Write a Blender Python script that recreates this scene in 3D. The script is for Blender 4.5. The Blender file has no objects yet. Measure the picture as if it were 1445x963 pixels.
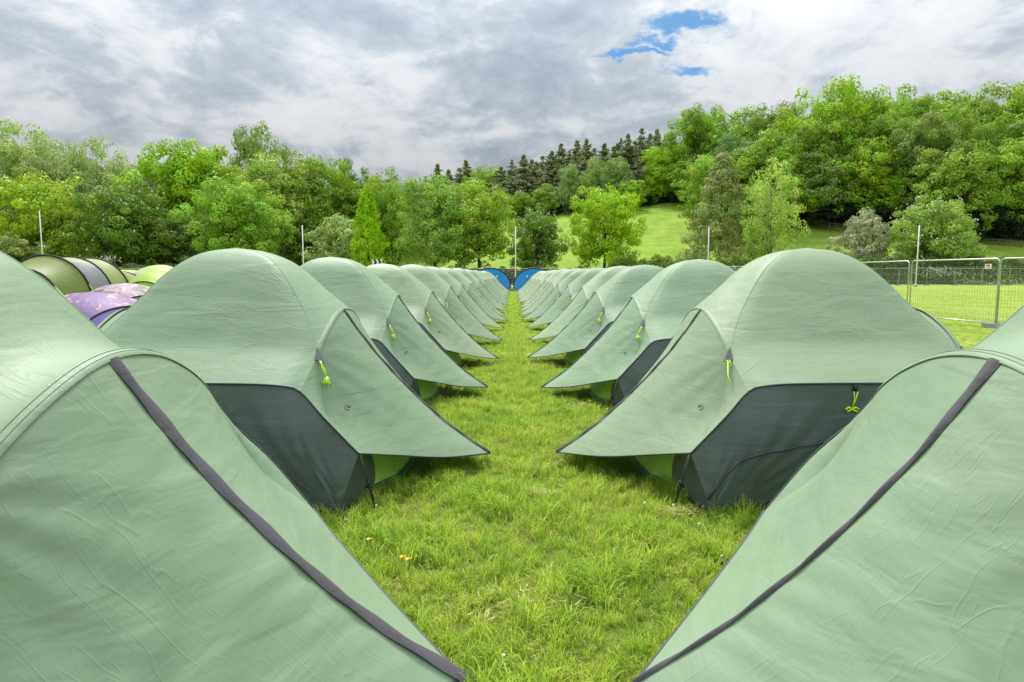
import bpy, math, random
import numpy as np
R = math.radians
PI = math.pi
scene = bpy.context.scene
COL = scene.collection

# ------------------------------------------------------------------ camera
HC = 1.5
PITCH = math.atan(95.5/930)
cam_d = bpy.data.cameras.new('camera')
cam = bpy.data.objects.new('camera', cam_d)
COL.objects.link(cam)
cam.location = (0, 0, HC)
cam.rotation_euler = (PI/2-PITCH, 0, 0)
cam_d.sensor_width = 36
cam_d.lens = 930/1445*36
cam_d.clip_start = 0.05
cam_d.clip_end = 3000
scene.camera = cam
def ray(px, py):
    dx = (px-722)/930; dz = -(py-481.5)/930
    Y = math.cos(PITCH)+dz*math.sin(PITCH); Z = dz*math.cos(PITCH)-math.sin(PITCH)
    return dx/Y, Z/Y
def wx(px, Y, py=386): return ray(px, py)[0]*Y
def wz(py, Y): return HC+ray(722, py)[1]*Y

# ------------------------------------------------------------------ light
SUN_EL, SUN_AZ = R(56), R(-14)        # azimuth from +Y, clockwise: ahead and a little to the left, behind the cloud
sd = bpy.data.lights.new('sun', 'SUN')
sd.energy = 1.5; sd.angle = R(12); sd.color = (1, 0.96, 0.9)
sun = bpy.data.objects.new('sun', sd); COL.objects.link(sun)
sun.rotation_euler = (PI/2-SUN_EL, 0, PI-SUN_AZ)
scene.view_settings.view_transform = 'Standard'
scene.view_settings.look = 'None'
scene.view_settings.exposure = 1.6
scene.view_settings.gamma = 1

# ------------------------------------------------------------------ node helpers
class NT:
    def __init__(s, tree): s.t = tree; s.n = tree.nodes; s.l = tree.links
    def node(s, typ, **kw):
        nd = s.n.new(typ)
        for k, v in kw.items():
            if k.startswith('i_'):
                nd.inputs[k[2:].replace('_', ' ')].default_value = v
            else: setattr(nd, k, v)
        return nd
    def link(s, a, b): s.l.new(a, b)
    def val(s, sock, v):
        if hasattr(v, 'is_output') or isinstance(v, bpy.types.NodeSocket): s.l.new(v, sock)
        else: sock.default_value = v
    def math(s, op, a, b=None, c=None, clamp=False):
        nd = s.n.new('ShaderNodeMath'); nd.operation = op; nd.use_clamp = clamp
        s.val(nd.inputs[0], a)
        if b is not None: s.val(nd.inputs[1], b)
        if c is not None: s.val(nd.inputs[2], c)
        return nd.outputs[0]
    def vmath(s, op, a, b=None):
        nd = s.n.new('ShaderNodeVectorMath'); nd.operation = op
        s.val(nd.inputs[0], a)
        if b is not None: s.val(nd.inputs[1], b)
        return nd.outputs[0]
    def noise(s, vec, scale, detail=3, rough=.5, dist=0.0):
        nd = s.n.new('ShaderNodeTexNoise')
        s.val(nd.inputs['Vector'], vec)
        nd.inputs['Scale'].default_value = scale; nd.inputs['Detail'].default_value = detail
        nd.inputs['Roughness'].default_value = rough; nd.inputs['Distortion'].default_value = dist
        return nd.outputs['Fac']
    def ramp(s, fac, stops, interp='LINEAR'):
        nd = s.n.new('ShaderNodeValToRGB'); cr = nd.color_ramp; cr.interpolation = interp
        while len(cr.elements) < len(stops): cr.elements.new(.5)
        for e, (p, c) in zip(cr.elements, stops):
            e.position = p; e.color = (*c, 1) if len(c) == 3 else c
        s.val(nd.inputs[0], fac)
        return nd.outputs[0]
    def mix(s, fac, a, b, blend='MIX'):
        nd = s.n.new('ShaderNodeMix'); nd.data_type = 'RGBA'; nd.blend_type = blend
        s.val(nd.inputs[0], fac); s.val(nd.inputs[6], a); s.val(nd.inputs[7], b)
        return nd.outputs[2]
    def smooth(s, v, lo, hi):
        nd = s.n.new('ShaderNodeMapRange'); nd.interpolation_type = 'SMOOTHSTEP'
        s.val(nd.inputs['Value'], v); nd.inputs['From Min'].default_value = lo; nd.inputs['From Max'].default_value = hi
        return nd.outputs['Result']
    def bump(s, h, strength, dist, normal=None):
        nd = s.n.new('ShaderNodeBump'); nd.inputs['Strength'].default_value = strength
        nd.inputs['Distance'].default_value = dist; s.val(nd.inputs['Height'], h)
        if normal is not None: s.l.new(normal, nd.inputs['Normal'])
        return nd.outputs[0]
    def mapping(s, vec, scale=(1,1,1), rot=(0,0,0), loc=(0,0,0)):
        nd = s.n.new('ShaderNodeMapping'); s.val(nd.inputs['Vector'], vec)
        nd.inputs['Scale'].default_value = scale; nd.inputs['Rotation'].default_value = rot; nd.inputs['Location'].default_value = loc
        return nd.outputs[0]

# ------------------------------------------------------------------ world: overcast with one torn blue hole
world = bpy.data.worlds.new('World'); scene.world = world; world.use_nodes = True
w = NT(world.node_tree); w.n.clear()
tc = w.node('ShaderNodeTexCoord').outputs['Generated']
sep = w.node('ShaderNodeSeparateXYZ'); w.link(tc, sep.inputs[0])
zc = w.math('MAXIMUM', sep.outputs[2], 0.0)
den = w.math('ADD', zc, 0.26)
px_ = w.math('DIVIDE', sep.outputs[0], den); py_ = w.math('DIVIDE', sep.outputs[1], den)
comb = w.node('ShaderNodeCombineXYZ'); w.link(px_, comb.inputs[0]); w.link(py_, comb.inputs[1])
P2 = comb.outputs[0]
big = w.noise(w.mapping(P2, (0.9, 1.0, 1), loc=(3.1, 1.7, 0)), 0.75, 6, .55, .35)
mid = w.noise(w.mapping(P2, (1.0, 1.0, 1), loc=(7.3, 2.2, 4)), 3.0, 8, .6, .6)
fin = w.noise(w.mapping(P2, (1.2, .9, 1), loc=(1.3, 9.2, 2)), 9, 6, .62, .6)
cl = w.math('ADD', w.math('ADD', w.math('MULTIPLY', big, .46), w.math('MULTIPLY', mid, .36)), w.math('MULTIPLY', fin, .18))
cloud = w.ramp(w.smooth(cl, .36, .66), [(0, (.34, .40, .47)), (.35, (.50, .555, .62)), (.62, (.70, .73, .77)), (1, (.82, .83, .84))])
grad = w.math('ADD', w.math('MULTIPLY', zc, 0.85), 0.145)
cloudb = w.vmath('MULTIPLY', cloud, w.node('ShaderNodeCombineXYZ').outputs[0])
gcomb = cloudb.node.inputs[1].links[0].from_node
for i in range(3): w.link(w.math('MULTIPLY', grad, 10.0), gcomb.inputs[i])
sky = w.node('ShaderNodeTexSky', sky_type='NISHITA', sun_disc=False, sun_elevation=SUN_EL, sun_rotation=SUN_AZ, altitude=50)
# blue hole
def dirp(px, py):
    a, b = ray(px, py); L = math.sqrt(1+a*a+b*b); x, y, z = a/L, 1/L, b/L
    return x/(z+.26), y/(z+.26)
wob = w.node('ShaderNodeTexNoise'); w.link(P2, wob.inputs['Vector']); wob.inputs['Scale'].default_value = 8; wob.inputs['Detail'].default_value = 9; wob.inputs['Roughness'].default_value = .65
wv = w.vmath('MULTIPLY', w.vmath('SUBTRACT', wob.outputs['Color'], (.5, .5, .5)), (.26, .26, 0))
PW = w.vmath('ADD', P2, wv)
hole = None
for (hx, hy, ax, ay, ang) in [(975, 34, .12, .05, 0), (885, 76, .11, .028, 0), (925, 58, .08, .035, 0), (972, 101, .075, .035, 0)]:
    cxp, cyp = dirp(hx, hy)
    q = w.mapping(w.vmath('SUBTRACT', PW, (cxp, cyp, 0)), (1/ax, 1/ay, 0))
    ln = w.n.new('ShaderNodeVectorMath'); ln.operation = 'LENGTH'; w.link(q, ln.inputs[0])
    m = w.math('SUBTRACT', 1.0, w.smooth(ln.outputs['Value'], .0, 1.5))
    hole = m if hole is None else w.math('MAXIMUM', hole, m)
skyc = w.vmath('MULTIPLY', sky.outputs[0], (.10, .27, .38))
colr = w.mix(w.math('MULTIPLY', w.smooth(hole, .12, .85), .88), cloudb, skyc)
bg = w.node('ShaderNodeBackground'); w.link(colr, bg.inputs[0]); bg.inputs[1].default_value = 0.1
wo = w.node('ShaderNodeOutputWorld'); w.link(bg.outputs[0], wo.inputs[0])

# ------------------------------------------------------------------ object helpers
def tag(o, label=None, cat=None, group=None, kind=None):
    if label: o['label'] = label
    if cat: o['category'] = cat
    if group: o['group'] = group
    if kind: o['kind'] = kind
    return o
def empty(name, loc=(0,0,0), rz=0):
    o = bpy.data.objects.new(name, None); COL.objects.link(o); o.location = loc; o.rotation_euler = (0, 0, rz)
    o.empty_display_size = .2
    return o
def link(name, me, parent=None):
    o = bpy.data.objects.new(name, me); COL.objects.link(o)
    if parent: o.parent = parent
    return o
def copy_tree(o, parent=None):
    c = o.copy(); COL.objects.link(c)
    if parent: c.parent = parent
    for ch in o.children: copy_tree(ch, c)
    return c
class MB:
    """collects geometry into one mesh"""
    def __init__(s): s.v = []; s.f = []; s.n = 0; s.m = []
    def add(s, verts, faces, mi=0):
        s.v.extend([tuple(map(float, p)) for p in verts]); s.f.extend([tuple(i+s.n for i in f) for f in faces])
        s.m.extend([mi]*len(faces)); s.n += len(verts)
    def box(s, lo, hi, mi=0):
        x0, y0, z0 = lo; x1, y1, z1 = hi
        s.add([(x0,y0,z0),(x1,y0,z0),(x1,y1,z0),(x0,y1,z0),(x0,y0,z1),(x1,y0,z1),(x1,y1,z1),(x0,y1,z1)],
              [(0,3,2,1),(4,5,6,7),(0,1,5,4),(1,2,6,5),(2,3,7,6),(3,0,4,7)], mi)
    def tube(s, pts, r, n=6, mi=0, cap=True):
        pts = [np.array(p, float) for p in pts]; k = len(pts)
        rs = r if isinstance(r, (list, tuple, np.ndarray)) else [r]*k
        vs = []; up = np.array([0.12, 0.21, 1.0]); 
        for i in range(k):
            t = pts[min(i+1, k-1)]-pts[max(i-1, 0)]; t /= (np.linalg.norm(t)+1e-9)
            a = np.cross(t, up); 
            if np.linalg.norm(a) < .15: a = np.cross(t, np.array([1., .1, 0]))
            a /= np.linalg.norm(a); b = np.cross(t, a)
            for j in range(n):
                th = 2*PI*j/n
                vs.append(pts[i]+rs[i]*(math.cos(th)*a+math.sin(th)*b))
        fs = [(i*n+j, i*n+(j+1) % n, (i+1)*n+(j+1) % n, (i+1)*n+j) for i in range(k-1) for j in range(n)]
        if cap: fs += [tuple(range(n))[::-1], tuple(range((k-1)*n, k*n))]
        s.add(vs, fs, mi)
    def grid(s, G, mi=0, flip=False):
        a, b = G.shape[:2]
        fs = []
        for i in range(a-1):
            for j in range(b-1):
                q = (i*b+j, (i+1)*b+j, (i+1)*b+j+1, i*b+j+1)
                fs.append(q[::-1] if flip else q)
        s.add(G.reshape(-1, 3), fs, mi)
    def mesh(s, name, mats, smooth=True):
        me = bpy.data.meshes.new(name); me.from_pydata(s.v, [], s.f); 
        for m in (mats if isinstance(mats, (list, tuple)) else [mats]): me.materials.append(m)
        if len(s.m): me.polygons.foreach_set('material_index', s.m)
        if smooth: me.polygons.foreach_set('use_smooth', [True]*len(me.polygons))
        me.update(); return me
    def build(s, name, mats, parent=None, smooth=True): return link(name, s.mesh(name, mats, smooth), parent)

# ------------------------------------------------------------------ materials
def mat(name):
    m = bpy.data.materials.new(name); m.use_nodes = True; t = NT(m.node_tree)
    b = t.n['Principled BSDF']
    return m, t, b
def simple(name, col, rough=.6, metal=0, vary=.12, spec=.5, scale=8):
    m, t, b = mat(name)
    co = t.node('ShaderNodeTexCoord').outputs['Object']
    nz = t.noise(co, scale, 4, .6)
    c2 = tuple(c*(1-vary*2) for c in col); c3 = tuple(min(1, c*(1+vary)) for c in col)
    t.link(t.ramp(nz, [(.3, c2), (.7, c3)]), b.inputs['Base Color'])
    b.inputs['Roughness'].default_value = rough; b.inputs['Metallic'].default_value = metal
    b.inputs['Specular IOR Level'].default_value = spec
    return m
def fabric(name, transl=.12, rough=.55, wr=1.0, tint=(1,1,1), spec=.35):
    """ripstop tent cloth; the cloth's own colour comes from the object's colour"""
    m, t, b = mat(name)
    co = t.node('ShaderNodeTexCoord').outputs['Object']
    oi = t.node('ShaderNodeObjectInfo')
    off = t.vmath('ADD', co, t.vmath('MULTIPLY', oi.outputs['Location'], (1.37, .91, 0)))
    # wrinkles: long creases across the cloth, crumple lines, fine puckers
    st = t.noise(t.mapping(off, (.9, .9, 4.0), rot=(.25, .12, .4)), 2.6, 3, .5, .6)
    st2 = t.noise(t.mapping(off, (3.5, 1.0, 1.6), rot=(.7, -.5, 1.1)), 2.4, 3, .5, .7)
    h = t.math('ADD', t.math('MULTIPLY', st, .6), t.math('MULTIPLY', st2, .36))
    # fold lines: thin ridges of stretched noise at several angles, each only in patches
    for k, (rot, sc, am) in enumerate([((.3, .5, .2), 2.2, .22), ((1.2, -.3, 1.4), 2.0, .20), ((-.6, 1.0, 2.3), 2.8, .16), ((.9, .9, -.7), 4.0, .11), ((-1.1, .2, .9), 4.6, .09)]):
        rg = t.noise(t.mapping(off, (1.0, 4.2, 1.0), rot=rot, loc=(k*3.1, k*1.7, k*.9)), sc, 2, .45, .35)
        ab = t.math('ABSOLUTE', t.math('SUBTRACT', rg, .5))
        ln = t.math('SUBTRACT', 1.0, t.smooth(ab, 0.0, .022))
        mk = t.smooth(t.noise(off, 1.9+.4*k, 2, .5), .47, .60)
        h = t.math('ADD', h, t.math('MULTIPLY', t.math('MULTIPLY', ln, mk), am*.27))
    h = t.math('ADD', h, t.math('MULTIPLY', t.noise(off, 60, 2, .5), .008))
    nrm = t.bump(h, .36*wr, .035)
    g = t.noise(off, 1.3, 4, .6)
    colv = t.mix(1.0, oi.outputs['Color'], t.ramp(g, [(.3, tuple(.93*c for c in tint)), (.7, tuple(1.04*c for c in tint))]), 'MULTIPLY')
    t.link(colv, b.inputs['Base Color']); b.inputs['Roughness'].default_value = rough
    b.inputs['Specular IOR Level'].default_value = spec
    t.link(nrm, b.inputs['Normal'])
    tr = t.node('ShaderNodeBsdfTranslucent'); t.link(colv, tr.inputs[0]); t.link(nrm, tr.inputs['Normal'])
    mx = t.node('ShaderNodeMixShader'); mx.inputs[0].default_value = transl
    t.link(b.outputs[0], mx.inputs[1]); t.link(tr.outputs[0], mx.inputs[2])
    t.link(mx.outputs[0], t.n['Material Output'].inputs[0])
    return m
M_FLY = fabric('fly_cloth')
M_WALL = fabric('wall_cloth', transl=.05, rough=.42, wr=.9, spec=.6)
M_TUN = fabric('tunnel_cloth', transl=.15, wr=.9)
M_TAPE = fabric('zip_tape', transl=.0, rough=.7, wr=1.0, spec=.3)
M_NEON = simple('neon_cord', (.62, .95, .02), .5, vary=.05)
M_BLACK = simple('black_cord', (.015, .015, .017), .6)
M_PIPE = simple('grey_piping', (.055, .055, .065), .6)
M_PEGG = simple('green_plastic', (.02, .30, .18), .35)
M_PEGW = simple('white_plastic', (.75, .78, .76), .4)
M_STEEL = simple('galvanised_steel', (.52, .54, .56), .42, .75, .1)
M_WIRE = simple('mesh_wire', (.30, .31, .32), .5, .6, .1)
M_POLE = simple('white_painted_pole', (.78, .79, .82), .35, vary=.04)
M_WOOD = simple('weathered_wood', (.22, .18, .14), .85, vary=.25, scale=3)
M_BARK = simple('bark', (.13, .105, .08), .9, vary=.3, scale=6)
M_BARKP = simple('pale_bark', (.34, .32, .27), .85, vary=.25, scale=6)
M_RED = simple('red_print', (.7, .03, .03), .5)
M_WHITE = simple('white_plate', (.8, .8, .8), .5, vary=.03)
M_FOOT = simple('concrete_block', (.33, .32, .30), .9)
M_ORANGE = simple('orange_webbing', (.85, .45, .02), .5)
M_WIN = simple('grey_window_film', (.17, .175, .18), .35, vary=.15, scale=14)
M_DAND = simple('dandelion_yellow', (.85, .62, .01), .6)
M_DAISY = simple('white_petals', (.8, .8, .76), .6)

def grassmat(name, cols, blade=True):
    m, t, b = mat(name)
    geo = t.node('ShaderNodeNewGeometry').outputs['Position']
    n1 = t.noise(t.mapping(geo, (1, 1, 0)), 1.3, 5, .7)
    n2 = t.noise(t.mapping(geo, (1, 1, 0)), 5.0, 3, .6)
    base = t.ramp(t.math('ADD', t.math('MULTIPLY', n1, .7), t.math('MULTIPLY', n2, .3)), cols)
    if blade:
        at = t.node('ShaderNodeAttribute', attribute_name='tone', attribute_type='GEOMETRY')
        sp = t.node('ShaderNodeSeparateColor'); t.link(at.outputs['Color'], sp.inputs[0])
        base = t.mix(sp.outputs[0], base, (.66, .56, .24, 1))           # dry blades
        sc = t.math('ADD', t.math('MULTIPLY', sp.outputs[1], .8), .6)
        cb = t.node('ShaderNodeCombineXYZ')
        for i in range(3): t.link(sc, cb.inputs[i])
        base = t.vmath('MULTIPLY', base, cb.outputs[0])
    t.link(base, b.inputs['Base Color']); b.inputs['Roughness'].default_value = .5
    b.inputs['Specular IOR Level'].default_value = .3
    if blade:
        tr = t.node('ShaderNodeBsdfTranslucent'); t.link(base, tr.inputs[0])
        mx = t.node('ShaderNodeMixShader'); mx.inputs[0].default_value = .45
        t.link(b.outputs[0], mx.inputs[1]); t.link(tr.outputs[0], mx.inputs[2]); t.link(mx.outputs[0], t.n['Material Output'].inputs[0])
    return m, t, b
M_BLADE, _, _ = grassmat('grass_blades', [(.32, (.20, .38, .02)), (.48, (.35, .51, .04)), (.6, (.47, .57, .07)), (.72, (.62, .60, .16))])
M_GROUND, tg, bgd = grassmat('turf', [(.3, (.10, .155, .02)), (.5, (.15, .20, .03)), (.72, (.22, .235, .05))], blade=False)
geo = tg.node('ShaderNodeNewGeometry').outputs['Position']
spg = tg.node('ShaderNodeSeparateXYZ'); tg.link(geo, spg.inputs[0])
far = tg.math('MAXIMUM', tg.smooth(spg.outputs[1], 12, 40), tg.smooth(spg.outputs[0], 4.3, 6.0))
far = tg.math('MAXIMUM', far, tg.smooth(tg.math('MULTIPLY', spg.outputs[0], -1.0), 4.3, 6.0))
f1 = tg.noise(tg.mapping(geo, (1, .45, 0)), .45, 8, .68)
fc = tg.ramp(f1, [(.3, (.17, .27, .035)), (.5, (.27, .36, .06)), (.62, (.33, .38, .08)), (.72, (.38, .38, .13))])
hill = tg.smooth(spg.outputs[2], 0.3, 3.0)
f2 = tg.noise(tg.mapping(geo, (1, 1, 1)), .28, 9, .7)
hc_ = tg.ramp(f2, [(.3, (.13, .22, .02)), (.5, (.20, .31, .035)), (.7, (.30, .38, .07))])
oldc = bgd.inputs['Base Color'].links[0].from_socket
c1 = tg.mix(far, oldc, fc); c2 = tg.mix(hill, c1, hc_)
tg.link(c2, bgd.inputs['Base Color'])
hb = tg.noise(tg.mapping(geo, (1, 1, 1)), 14, 6, .7)
tg.link(tg.bump(hb, .8, .08), bgd.inputs['Normal'])
bgd.inputs['Roughness'].default_value = .9; bgd.inputs['Specular IOR Level'].default_value = .1

def leafmat(name, transl=.42):
    m, t, b = mat(name)
    oi = t.node('ShaderNodeObjectInfo')
    co = t.node('ShaderNodeNewGeometry').outputs['Position']
    n1 = t.noise(co, .35, 3, .6)
    at = t.node('ShaderNodeAttribute', attribute_name='tone', attribute_type='GEOMETRY')
    sp = t.node('ShaderNodeSeparateColor'); t.link(at.outputs['Color'], sp.inputs[0])
    k = t.math('MULTIPLY', t.math('ADD', t.math('MULTIPLY', n1, .8), .68), t.math('ADD', t.math('MULTIPLY', sp.outputs[1], .7), .65))
    cb = t.node('ShaderNodeCombineXYZ')
    t.link(t.math('MULTIPLY', k, t.math('ADD', t.math('MULTIPLY', sp.outputs[0], .5), .75)), cb.inputs[0])
    t.link(k, cb.inputs[1]); t.link(k, cb.inputs[2])
    c = t.vmath('MULTIPLY', oi.outputs['Color'], cb.outputs[0])
    t.link(c, b.inputs['Base Color']); b.inputs['Roughness'].default_value = .55; b.inputs['Specular IOR Level'].default_value = .2
    tr = t.node('ShaderNodeBsdfTranslucent'); t.link(c, tr.inputs[0])
    mx = t.node('ShaderNodeMixShader'); mx.inputs[0].default_value = transl
    t.link(b.outputs[0], mx.inputs[1]); t.link(tr.outputs[0], mx.inputs[2]); t.link(mx.outputs[0], t.n['Material Output'].inputs[0])
    return m
M_LEAF = leafmat('leaves', .27)
M_NEEDLE = leafmat('needles', .15)
M_BLOSSOM = simple('blossom', (.62, .58, .48), .6, vary=.1)

# ------------------------------------------------------------------ terrain
SX = np.array([-400, -60, -30, -5, 43, 55, 85, 400.]); SS = np.array([.10, .10, .14, .21, .26, .31, .30, .30])
def ground_z(x, y):
    s = np.interp(x, SX, SS)
    y0 = 90.0
    t = np.maximum(0, np.minimum(np.asarray(y, float), 186.0)-y0)
    z = s*(np.sqrt(t*t+36)-6)
    return np.minimum(z, 60+0*z)
def build_ground():
    xs = np.concatenate([np.linspace(-900, -130, 12), np.linspace(-120, 160, 90), np.linspace(175, 900, 12)])
    ys = np.concatenate([np.linspace(-300, -5, 8), np.linspace(0, 86, 40), np.linspace(88, 240, 70), np.linspace(260, 1500, 14)])
    X, Y = np.meshgrid(xs, ys, indexing='ij')
    Z = ground_z(X, Y)
    rs = np.random.RandomState(5)
    bumps = .12*np.sin(X*.31+1)*np.sin(Y*.23)+.08*np.sin(X*.11-Y*.17)
    Z = Z+np.where(Y > 95, bumps*np.clip((Y-95)/20, 0, 2), 0)
    mb = MB(); mb.grid(np.stack([X, Y, Z], -1))
    o = mb.build('ground', M_GROUND); tag(o, kind='structure')
build_ground()

# ------------------------------------------------------------------ grass blades (stuff, by geometry nodes)
def np_mesh(name, V, F, mat_, tone=None, smooth=False):
    me = bpy.data.meshes.new(name)
    V = np.asarray(V, np.float32); F = np.asarray(F, np.int32)
    k = F.shape[1]
    me.vertices.add(len(V)); me.vertices.foreach_set('co', V.ravel())
    me.loops.add(F.size); me.loops.foreach_set('vertex_index', F.ravel())
    me.polygons.add(len(F)); me.polygons.foreach_set('loop_start', np.arange(0, F.size, k, dtype=np.int32))
    me.polygons.foreach_set('loop_total', np.full(len(F), k, np.int32))
    if smooth: me.polygons.foreach_set('use_smooth', [True]*len(F))
    me.materials.append(mat_)
    me.update(); me.validate()
    if tone is not None:
        a = me.color_attributes.new('tone', 'FLOAT_COLOR', 'POINT')
        a.data.foreach_set('color', np.asarray(tone, np.float32).ravel())
    return me
def tuft(name, seed, n, rad, hgt, wid, dry):
    rs = np.random.RandomState(seed); V = []; F = []; T = []
    for i in range(n):
        a = rs.rand()*2*PI; r = rad*math.sqrt(rs.rand()); bx, by = r*math.cos(a), r*math.sin(a)
        d = rs.rand()*2*PI; h = hgt*(.45+.75*rs.rand()); ln = h*(.15+.85*rs.rand()**1.5)
        ww = wid*(.6+.7*rs.rand()); dx, dy = math.cos(d), math.sin(d); px, py = -dy*ww/2, dx*ww/2
        isdry = rs.rand() < dry
        tone = (.35+.6*rs.rand() if isdry else .10*rs.rand(), rs.rand(), 0, 1)
        b = len(V)
        if isdry: h *= .55; ln *= 1.6
        for (t, wf) in ((0, 1), (.45, .9), (.8, .55)):
            x = bx+dx*ln*t*t; y = by+dy*ln*t*t; z = h*(t-.18*t*t*ln/h)
            V += [(x-px*wf, y-py*wf, z), (x+px*wf, y+py*wf, z)]
        V.append((bx+dx*ln, by+dy*ln, h*(1-.35*min(1, ln/h))))
        F += [(b, b+1, b+3), (b, b+3, b+2), (b+2, b+3, b+5), (b+2, b+5, b+4), (b+4, b+5, b+6)]
        T += [tone]*7
    return np_mesh(name, V, F, M_BLADE, T)
def scatter(name, tufts, pts, scl, label):
    rs = np.random.RandomState(hash(name) % 1000 if False else len(pts) % 997)
    coll = bpy.data.collections.new(name+'_kinds')
    for i, me in enumerate(tufts):
        o = bpy.data.objects.new(name+'_tuft', me); coll.objects.link(o)
    me = bpy.data.meshes.new(name); n = len(pts)
    me.vertices.add(n); me.vertices.foreach_set('co', np.asarray(pts, np.float32).ravel())
    a = me.attributes.new('rot', 'FLOAT_VECTOR', 'POINT')
    rr = np.stack([rs.normal(0, .14, n), rs.normal(0, .14, n), rs.rand(n)*6.28], 1).astype(np.float32)
    a.data.foreach_set('vector', rr.ravel())
    a = me.attributes.new('scl', 'FLOAT', 'POINT'); a.data.foreach_set('value', np.asarray(scl, np.float32))
    a = me.attributes.new('pick', 'INT', 'POINT'); a.data.foreach_set('value', rs.randint(0, len(tufts), n).astype(np.int32))
    o = link(name, me)
    ng = bpy.data.node_groups.new(name+'_nodes', 'GeometryNodeTree')
    ng.interface.new_socket('Geometry', in_out='INPUT', socket_type='NodeSocketGeometry')
    ng.interface.new_socket('Geometry', in_out='OUTPUT', socket_type='NodeSocketGeometry')
    N = ng.nodes; L = ng.links
    gi = N.new('NodeGroupInput'); go = N.new('NodeGroupOutput'); ip = N.new('GeometryNodeInstanceOnPoints')
    ci = N.new('GeometryNodeCollectionInfo'); ci.inputs['Collection'].default_value = coll
    ci.inputs['Separate Children'].default_value = True; ci.inputs['Reset Children'].default_value = True
    def na(nm, ty):
        x = N.new('GeometryNodeInputNamedAttribute'); x.data_type = ty; x.inputs[0].default_value = nm; return x.outputs['Attribute']
    L.new(gi.outputs[0], ip.inputs['Points']); L.new(ci.outputs[0], ip.inputs['Instance'])
    ip.inputs['Pick Instance'].default_value = True
    L.new(na('pick', 'INT'), ip.inputs['Instance Index'])
    e2r = N.new('FunctionNodeEulerToRotation'); L.new(na('rot', 'FLOAT_VECTOR'), e2r.inputs[0]); L.new(e2r.outputs[0], ip.inputs['Rotation'])
    L.new(na('scl', 'FLOAT'), ip.inputs['Scale'])
    L.new(ip.outputs[0], go.inputs[0])
    md = o.modifiers.new('scatter', 'NODES'); md.node_group = ng
    tag(o, label, 'grass', kind='stuff')
    return o

# row geometry (needed for grass exclusion too)
LY = [2.16, 5.05, 8.02, 10.80, 13.80, 16.85, 19.5, 22.0, 24.6, 27.0, 29.5, 32.0, 34.7, 37.6, 40.6, 43.7, 47.2, 50.8]
RY = [2.13, 5.07, 8.02, 11.04, 13.96, 17.1, 19.8, 22.3, 24.9, 27.4, 29.9, 32.5, 35.2, 38.0, 41.0, 44.2, 47.6, 51.0]
LX, RX = -2.10, 2.25
jr = random.Random(11)
LTENTS = [(LX+(0 if i < 2 else jr.uniform(-.06, .06)), y, (0 if i < 1 else jr.uniform(-2.6, 2.6))) for i, y in enumerate(LY)]
RTENTS = [(RX+(0.10 if i == 0 else 0 if i < 2 else jr.uniform(-.06, .06)), y, (0 if i < 2 else jr.uniform(-2.6, 2.6))) for i, y in enumerate(RY)]
LTENTS[2] = (-2.19, 8.02, 1.0); LTENTS[3] = (-2.12, 10.8, 0)
def make_grass():
    rs = np.random.RandomState(3)
    near = [tuft('grass_tuft_near', s, 22, .052, h, .0052, d) for s, h, d in [(1, .095, .12), (2, .115, .07), (3, .07, .35), (4, .14, .05), (5, .05, .6), (6, .09, .15)]]
    farT = [tuft('grass_tuft_far', s, 26, .13, h, .011, d) for s, h, d in [(11, .085, .1), (12, .10, .08), (13, .07, .25), (14, .06, .3)]]
    def ok(x, y):
        keep = np.ones(len(x), bool)
        for (tx, ty, _) in LTENTS+RTENTS:
            u = np.abs(x-tx); v = np.abs(y-ty)
            keep &= ~((u < 1.10) & (v < 1.09))
            keep &= ~((u < 1.5) & (v < .45))
        return keep
    def vfield(x, y):   # clumpiness
        return np.clip(.5+.30*np.sin(x*5.1+2*np.sin(y*3.3))+.30*np.sin(y*6.3+2*np.sin(x*4.1+1))+.25*np.sin(x*11+y*3+2*np.sin(y*9)), 0, 1.2)
    def area(x0, x1, y0, y1, dens):
        n = int((x1-x0)*(y1-y0)*dens); x = x0+(x1-x0)*rs.rand(n); y = y0+(y1-y0)*rs.rand(n)
        k = ok(x, y); x, y = x[k], y[k]
        k = np.abs(x)/np.maximum(y, .1) < .95; return x[k], y[k]
    X, Y = [], []
    for a in [(-3.9, 4.2, 1.2, 4.6, 620), (-3.9, 4.2, 4.6, 7.5, 420), (-3.6, 3.9, 7.5, 11, 260)]:
        x, y = area(*a); X.append(x); Y.append(y)
    x = np.concatenate(X); y = np.concatenate(Y)
    s = (.50+.40*vfield(x, y))*(.75+.45*rs.rand(len(x)))
    scatter('near_grass', near, np.stack([x, y, 0*x], 1), s, 'lush bright green grass blades growing in the aisle between the tent rows')
    X, Y = [], []
    for a in [(-3.6, 3.9, 11, 22, 110), (-2.2, 2.4, 22, 60, 45), (-4.2, -2, 22, 60, 10), (2, 4.2, 22, 60, 10), (4.2, 16, 5, 24, 45), (-16, -4, 6, 24, 12), (12, 45, 24, 60, 7)]:
        x, y = area(*a); X.append(x); Y.append(y)
    x = np.concatenate(X); y = np.concatenate(Y)
    s = (.6+.45*vfield(x*.7, y*.7))*(.8+.4*rs.rand(len(x)))*np.where(np.abs(x) > 5, .5, 1.0)
    scatter('far_grass', farT, np.stack([x, y, 0*x], 1), s, 'shorter field grass farther down the aisle and out over the field')
make_grass()

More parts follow.
